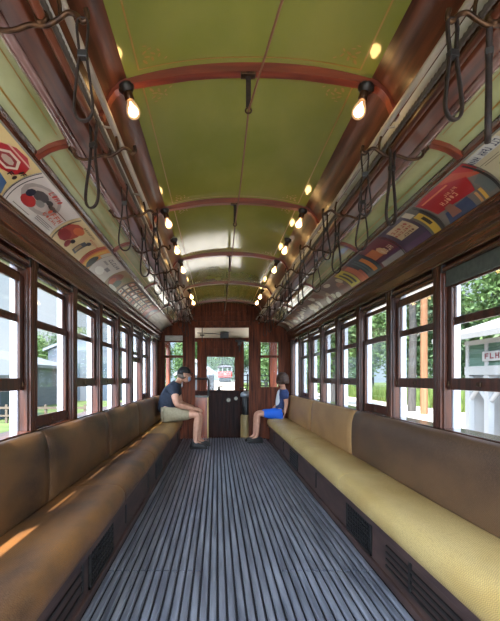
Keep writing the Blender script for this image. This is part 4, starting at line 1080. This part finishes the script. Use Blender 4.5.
for i, (x, y) in enumerate([(-3, 118), (6, 124), (13, 116), (9.5, 100), (9, 82), (-9, 125), (9.2, 64), (9, 46), (8.5, 33), (1.2, 108), (-7, 104), (2, 138)]):
    copy_thing(protos[(i+1) % 3], (x, y, GZ), LF, (0, 0, rt.random()*6), GF)
# undergrowth
weed_m = mat('tall weeds', srgb(70, 90, 28), .8, col2=srgb(98, 112, 48), scale=(1.5, 1.5, 1.5))
m = M(); rnd = random.Random(21)
for _ in range(9000):
    x, y = rnd.uniform(14.3, 17), rnd.uniform(-2, 62); h = rnd.uniform(.5, 1.5); a = rnd.random()*6.3; w = rnd.uniform(.05, .13)
    dx, dy = math.cos(a)*w, math.sin(a)*w; lx, ly = rnd.uniform(-.3, .3), rnd.uniform(-.3, .3)
    m.add([(x-dx, y-dy, GZ), (x+dx, y+dy, GZ), (x+dx*.6+lx*.5, y+dy*.6+ly*.5, GZ+h*.6), (x+lx, y+ly, GZ+h)], [(0, 1, 2, 3)])
for _ in range(2500):
    x, y = rnd.uniform(3.2, 5.2), rnd.uniform(22, 70); h = rnd.uniform(.4, 1.3); a = rnd.random()*6.3; w = rnd.uniform(.05, .13)
    dx, dy = math.cos(a)*w, math.sin(a)*w; lx, ly = rnd.uniform(-.3, .3), rnd.uniform(-.3, .3)
    m.add([(x-dx, y-dy, GZ), (x+dx, y+dy, GZ), (x+dx*.6+lx*.5, y+dy*.6+ly*.5, GZ+h*.6), (x+lx, y+ly, GZ+h)], [(0, 1, 2, 3)])
tag(m.build('tall_weeds', weed_m, recalc=False), 'bright tall weeds along the edge of the wood', 'weeds', None, 'stuff')

def at(u, v, Y): return Vector(((u-217)*Y/440 + CAMX, Y, (378-v)*Y/440 + CAMZ))
# utility pole and dark trunk on the right
p = at(424, 0, 25)
m = M(); m.tube([(p.x, 25, GZ-.1), (p.x, 25, 5), (p.x, 25, 11)], .22, 14, rs=[.20, .19, .16])
pole = thing('utility_pole', 'orange brown wooden pole standing by the road beyond the second right window', 'pole', (p.x, 25, GZ))
m.build('shaft', mat('orange brown pole', srgb(112, 70, 42), .8, col2=srgb(132, 88, 56), scale=(8, 8, .6)), pole)
m = M(); m.box(p.x-1.0, 24.72, 9.6, p.x+1.0, 24.82, 9.8); m.build('cross_arm', bark, pole)
p = at(411.5, 0, 27)
r = thing('bare_tree', 'dark bare tree trunk beside the orange brown pole', 'tree', (p.x, 27, GZ))
m = M(); m.tube([(p.x, 27, GZ-.1), (p.x+.1, 27, 4), (p.x-.1, 27, 10)], .25, 10, rs=[.25, .22, .17])
m.build('stem', bark, r)
m = M(); m.tube([(p.x+.05, 27, 3.4), (p.x+.6, 26.8, 4.0), (p.x+1.3, 26.7, 4.2)], .06, 6); m.tube([(p.x, 27, 5.5), (p.x-.8, 27.2, 6.2)], .06, 6); m.build('branch', bark, r)

# station shelter on the right
XB = 5.0
r = thing('station_shelter', 'white and green wooden station shelter beyond the nearest right window', 'shelter', (XB+1.2, 6.5, GZ))
wht = mat('white painted boards', srgb(150, 150, 150), .6)
grn = mat('green painted clapboard', srgb(62, 94, 78), .6, col2=srgb(76, 106, 90), scale=(1, 1, 40))
def zz(ratio, x=XB): return CAMZ + ratio * (x - CAMX)
ya, yb = 3.6, 9.05
m = M()
m.box(XB+1.4, ya, GZ, XB+1.5, yb, zz(.14))
m.box(XB+.1, yb-.1, GZ, XB+1.5, yb, zz(.1)); m.box(XB+.1, ya, GZ, XB+1.5, ya+.1, zz(.1))
m.build('back_wall', wht, r)
m = M()
n = 7; z0, z1 = zz(.045), zz(.128)
for i in range(n):
    a = z0 + (z1-z0)*i/n; b = z0 + (z1-z0)*(i+1)/n
    m.prismx([(0, 0)], 0, 0) if False else m.prism([(XB-.022, a), (XB-.004, b), (XB+.04, b), (XB+.04, a)], ya+.05, yb-.1)
m.build('clapboard_front', grn, r)
m = M(); m.box(XB-.05, ya, zz(.012), XB+.06, yb, zz(.045)); m.box(XB-.05, ya, zz(.128), XB+.06, yb, zz(.145)); m.build('trim_board', wht, r)
for y in (yb-.06, 8.35, 6.6, 4.8):
    m = M(); m.box(XB-.03, y-.07, GZ, XB+.08, y+.07, zz(.03)); m.box(XB-.035, y-.05, zz(.03), XB+.02, y+.05, zz(.13)); m.build('post', wht, r)
m = M()
for y, d in ((yb-.10, -1), (8.42, 1), (8.28, -1)):
    m.prismx([(y, zz(-.11)), (y+.09*d*0+.0, zz(.0)), (y, zz(.0))], XB, XB+.05) if False else m.tube([(XB+.03, y, zz(-.08)), (XB+.03, y + d*.55, zz(.012))], .06, 4)
m.build('brace', wht, r)
m = M(); m.add([(XB-.55, ya-.5, zz(.16)), (XB-.55, yb+.35, zz(.16)), (XB+1.8, yb+.35, zz(.16)+.75), (XB+1.8, ya-.5, zz(.16)+.75)] , [(0, 1, 2, 3)])
m.add([(XB-.55, ya-.5, zz(.16)-.10), (XB-.55, yb+.35, zz(.16)-.10), (XB+1.8, yb+.35, zz(.16)+.65), (XB+1.8, ya-.5, zz(.16)+.65)], [(3, 2, 1, 0)])
q = len(m.v) - 8
for a, b in ((0, 1), (1, 2), (2, 3), (3, 0)): m.f.append([q+a, q+b, q+4+b, q+4+a]); m.mi.append(0); m.sm.append(False)
m.build('roof', mat('pale roof', srgb(138, 134, 130), .7), r)
m = M(); m.box(XB+.9, ya+.3, GZ+.45, XB+1.35, yb-.3, GZ+.52); m.box(XB+1.3, ya+.3, GZ+.52, XB+1.36, yb-.3, GZ+1.0); m.box(XB+1.0, ya+.5, GZ, XB+1.08, ya+.6, GZ+.45); m.box(XB+1.0, yb-.6, GZ, XB+1.08, yb-.5, GZ+.45); m.build('bench_board', wht, r)
m = M(); yy = 7.55
m.box(XB+.0, 7.0, zz(-.15), XB+.5, 7.9, zz(-.165)-.0); m.box(XB-.01, 6.9, zz(-.10), XB+.03, 7.9, zz(-.095)); 
m.tube([(XB-.3, 7.9, GZ+.1), (XB+.05, 7.5, zz(-.11))], .06, 4); m.build('ramp_rail', wht, r)
sg = thing('station_sign', 'white board sign with dark red letters on the green shelter front', 'sign', (XB-.09, 7.1, zz(.085)))
m = M(); m.box(XB-.07, 6.35, zz(.062), XB-.035, 8.42, zz(.098)); m.build('board', wht, sg, bevel=.008)
m = M(); rs = random.Random(8); w = .145
def sgsurf(a, t, h): return (XB-.072-h, 8.33 - 1.9*a, zz(.062) + (zz(.098)-zz(.062))*t)
for poly, c in glyphs(.0, .22, 1.0, .78, 12, (0, 0, 0), rs): m.add([sgsurf(a, t, .003) for a, t in poly], [list(range(len(poly)))], 0)
m.build('lettering', mat('dark red sign paint', srgb(120, 56, 62), .6), sg, recalc=False)

# buildings and car on the left
def barn(name, label, x0, x1, y0, y1, h, rh, wm, rm, doors=()):
    r = thing(name, label, 'building', ((x0+x1)/2, (y0+y1)/2, GZ))
    m = M(); m.box(x0, y0, GZ, x1, y1, GZ+h); xm = (x0+x1)/2
    m.build('walls', wm, r)
    m = M(); o = .35
    m.prism([(x0-o, GZ+h-.1), (xm, GZ+h+rh), (x1+o, GZ+h-.1), (x1+o, GZ+h+.12), (xm, GZ+h+rh+.22), (x0-o, GZ+h+.12)], y0-o, y1+o)
    m.prism([(x0, GZ+h), (x1, GZ+h), (xm, GZ+h+rh)], y0+.02, y1-.02, 0)
    m.build('roof', rm, r)
    for (kind, a, b, z0, z1, mt) in doors:                          # on the face towards the camera (y0) or the aisle side (x1)
        m = M()
        if kind == 'y': m.box(a, y0-.04, GZ+z0, b, y0+.02, GZ+z1)
        else: m.box(x1-.02, a, GZ+z0, x1+.04, b, GZ+z1)
        m.build('door', mt, r)
    return r
gwall = mat('pale grey boards', srgb(98, 102, 106), .7, col2=srgb(88, 92, 98), scale=(.5, .5, 20)); groof = mat('silver roof', srgb(108, 110, 114), .6); slate = mat('blue grey door', srgb(50, 60, 70), .6)
barn('barn', 'long pale grey barn with silver roof beyond the second left window', -21, -13, 27, 38, 2.9, 1.1, gwall, groof, [('x', 28, 30.5, 0, 2.6, slate), ('y', -18, -15.6, 0, 2.6, slate)])
barn('shed', 'small grey shed with silver roof in front of the pale barn', -13.2, -11.0, 21.0, 24.5, 2.1, .8, mat('mid grey boards', srgb(92, 97, 102), .7, col2=srgb(82, 87, 92), scale=(.5, .5, 20)), groof, [('x', 22.0, 23.4, 0, 1.8, slate), ('y', -12.6, -11.6, 0, 1.8, slate)])
barn('car_barn', 'white walled tram barn with big blue grey doors beyond the third left window', -15.5, -9.2, 40, 52, 4.6, 1.3, mat('white barn boards', srgb(84, 87, 92), .7), groof, [('y', -14.6, -12.6, 0, 3.4, slate), ('y', -11.8, -9.8, 0, 3.4, slate), ('x', 43, 46, 0, 3.4, slate)])
barn('dark_shed', 'dark shed with open front ahead of the tram on the left', -3.1, -.42, 34, 44, 2.3, 1.0, mat('dark shed boards', srgb(36, 34, 36), .8), mat('white shed roof', srgb(150, 150, 150), .6), [('y', -1.6, -.9, 0, 1.7, mat('shed red door', srgb(150, 90, 80), .7))])
# low fence by the lawn
fencem = mat('weathered fence wood', srgb(84, 70, 56), .9)
r = thing('lawn_fence', 'low weathered rail fence across the lawn in front of the barn', 'fence', (-9, 20.2, GZ))
for x in [-17 + 1.8*i for i in range(7)]:
    m = M(); m.box(x-.05, 20.15, GZ, x+.05, 20.25, GZ+.85); m.build('post', fencem, r)
m = M(); m.box(-17.1, 20.13, GZ+.65, -6.1, 20.17, GZ+.75); m.box(-17.1, 20.13, GZ+.3, -6.1, 20.17, GZ+.38); m.build('rail_boards', fencem, r)
# parked car
r = thing('car', 'parked blue car on the lawn edge beyond the nearest left window', 'car', (-15.6, 22.6, GZ))
m = M(); cx, cy = -15.6, 22.6
prof = [(-2.1, .35), (-2.15, .7), (-1.95, .88), (-1.2, .98), (-.65, 1.42), (.7, 1.45), (1.35, 1.0), (2.0, .92), (2.15, .65), (2.1, .35)]
m.prism([(cx+a, GZ+b) for a, b in prof], cy-.8, cy+.8); m.build('body', mat('blue car paint', srgb(36, 50, 76), .25, coat=.4), r, bevel=.08)
m = M(); m.prism([(cx+a, GZ+b) for a, b in [(-1.05, 1.0), (-.58, 1.36), (.64, 1.38), (1.15, 1.02)]], cy-.82, cy+.82); m.build('side_windows', mat('dark car glass', srgb(40, 48, 56), .1), r, bevel=.01)
for dx in (-1.3, 1.3):
    for dy in (-.78, .78):
        m = M(); m.lathe([(.2, -.1), (.33, -.1), (.33, .1), (.2, .1)], (cx+dx, cy+dy, GZ+.33), (0, 1, 0), 18); m.build('wheel', iron, r)
# red tram ahead
r = thing('tram', 'small red tram standing on the track ahead beyond the windscreen', 'tram', (1.1, 70, GZ + 1.38))
tx = at(225, 0, 70).x; TG = GZ + 1.38; redm = mat('red tram paint', srgb(150, 40, 28), .45)
m = M(); m.box(tx-1.15, 70, TG+.75, tx+1.15, 78, TG+1.75); m.box(tx-1.0, 69.70, TG+.8, tx+1.0, 70, TG+1.65); m.build('body', redm, r, bevel=.1)
m = M()
for x in (-1.1, -.4, .4, 1.1): m.box(tx+x-.06, 70, TG+1.75, tx+x+.06, 70.12, TG+2.45)
for y in (72, 74, 76, 77.90):
    for x in (-1.1, 1.1): m.box(tx+x-.05, y-.06, TG+1.75, tx+x+.05, y+.06, TG+2.45)
m.build('posts', wht, r)
m = M(); m.prism([(tx-1.3, TG+2.45), (tx-.8, TG+2.65), (tx, TG+2.72), (tx+.8, TG+2.65), (tx+1.3, TG+2.45)], 69.60, 78.30); m.build('roof', mat('dark tram roof', srgb(84, 76, 80), .6), r)
m = M(); m.box(tx-.9, 70.20, TG+.1, tx+.9, 77.60, TG+.75); m.build('truck', iron, r)
m = M(); m.lathe([(.13, 0), (.13, .08), (.10, .1)], (tx, 69.70, TG+1.3), (0, -1, 0), 14); m.build('headlight', mat('headlight lens', srgb(230, 226, 210), .2), r)
m = M(); m.tube([(tx-.55, 9.6, GZ+.1), (tx-.75, 35, GZ+.64), (tx-.7, 70, GZ+1.42)], .04, 6)
tag(m.build('track_rail', rust), 'left rail of the track leading ahead to the red tram', 'rail')
m = M(); m.tube([(tx+.9, 9.6, GZ+.1), (tx+.72, 35, GZ+.64), (tx+.75, 70, GZ+1.42)], .04, 6)
tag(m.build('track_rail', rust), 'right rail of the track leading ahead to the red tram', 'rail')

# ------------------------------------------------------------------ world, sun, camera
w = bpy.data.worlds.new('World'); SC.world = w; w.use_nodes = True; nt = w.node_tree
bg = nt.nodes['Background']; tc = nt.nodes.new('ShaderNodeTexCoord'); sep = nt.nodes.new('ShaderNodeSeparateXYZ')
rp = nt.nodes.new('ShaderNodeValToRGB'); e = rp.color_ramp.elements
e[0].position = .0; e[0].color = (.62, .82, 1.0, 1); e[1].position = .8; e[1].color = (.40, .60, .92, 1)
nz = nt.nodes.new('ShaderNodeTexNoise'); nz.inputs['Scale'].default_value = 2.6; nz.inputs['Detail'].default_value = 6
r2 = nt.nodes.new('ShaderNodeValToRGB'); r2.color_ramp.elements[0].position = .42; r2.color_ramp.elements[1].position = .62
mx = nt.nodes.new('ShaderNodeMix'); mx.data_type = 'RGBA'; mx.inputs['B'].default_value = (.84, .94, 1.04, 1)
nt.links.new(tc.outputs['Generated'], sep.inputs[0]); nt.links.new(sep.outputs['Z'], rp.inputs['Fac'])
nt.links.new(tc.outputs['Generated'], nz.inputs['Vector']); nt.links.new(nz.outputs['Fac'], r2.inputs['Fac'])
nt.links.new(r2.outputs['Color'], mx.inputs['Factor']); nt.links.new(rp.outputs['Color'], mx.inputs['A']); nt.links.new(mx.outputs['Result'], bg.inputs['Color'])
bg.inputs['Strength'].default_value = 1.0
# strong sky glow added on the sun's side, behind the photographer, to light the interior
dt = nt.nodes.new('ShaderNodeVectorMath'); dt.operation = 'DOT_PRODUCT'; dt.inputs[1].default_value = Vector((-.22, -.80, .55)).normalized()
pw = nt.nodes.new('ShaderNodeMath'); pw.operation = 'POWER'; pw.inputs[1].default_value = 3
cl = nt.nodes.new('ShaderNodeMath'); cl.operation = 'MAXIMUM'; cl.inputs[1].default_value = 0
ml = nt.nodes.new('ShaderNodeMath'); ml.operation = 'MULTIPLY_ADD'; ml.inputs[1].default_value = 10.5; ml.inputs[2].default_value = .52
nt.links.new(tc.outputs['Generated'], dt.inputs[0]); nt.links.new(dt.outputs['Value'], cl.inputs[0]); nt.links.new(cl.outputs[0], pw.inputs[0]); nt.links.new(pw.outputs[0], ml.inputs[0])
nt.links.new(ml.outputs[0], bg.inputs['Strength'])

sd = bpy.data.lights.new('sun', 'SUN'); sd.energy = 6.0; sd.angle = .01; sd.color = (1, .93, .82)
so = bpy.data.objects.new('sun', sd); COL.objects.link(so)
so.rotation_euler = Vector((.228, .42, -1)).to_track_quat('-Z', 'Y').to_euler()

cam = bpy.data.cameras.new('camera'); co = bpy.data.objects.new('camera', cam); COL.objects.link(co)
co.location = (CAMX, 0, CAMZ); co.rotation_euler = (PI/2, 0, 0)
cam.sensor_fit = 'HORIZONTAL'; cam.sensor_width = 36; cam.lens = 440/500*36
cam.shift_x = (250-217)/500; cam.shift_y = (378-310.5)/500; cam.clip_start = .05; cam.clip_end = 500
SC.camera = co
vs = SC.view_settings
vs.view_transform = 'Standard'; vs.look = 'None'; vs.exposure = 1.15; vs.gamma = 1; vs.use_curve_mapping = False
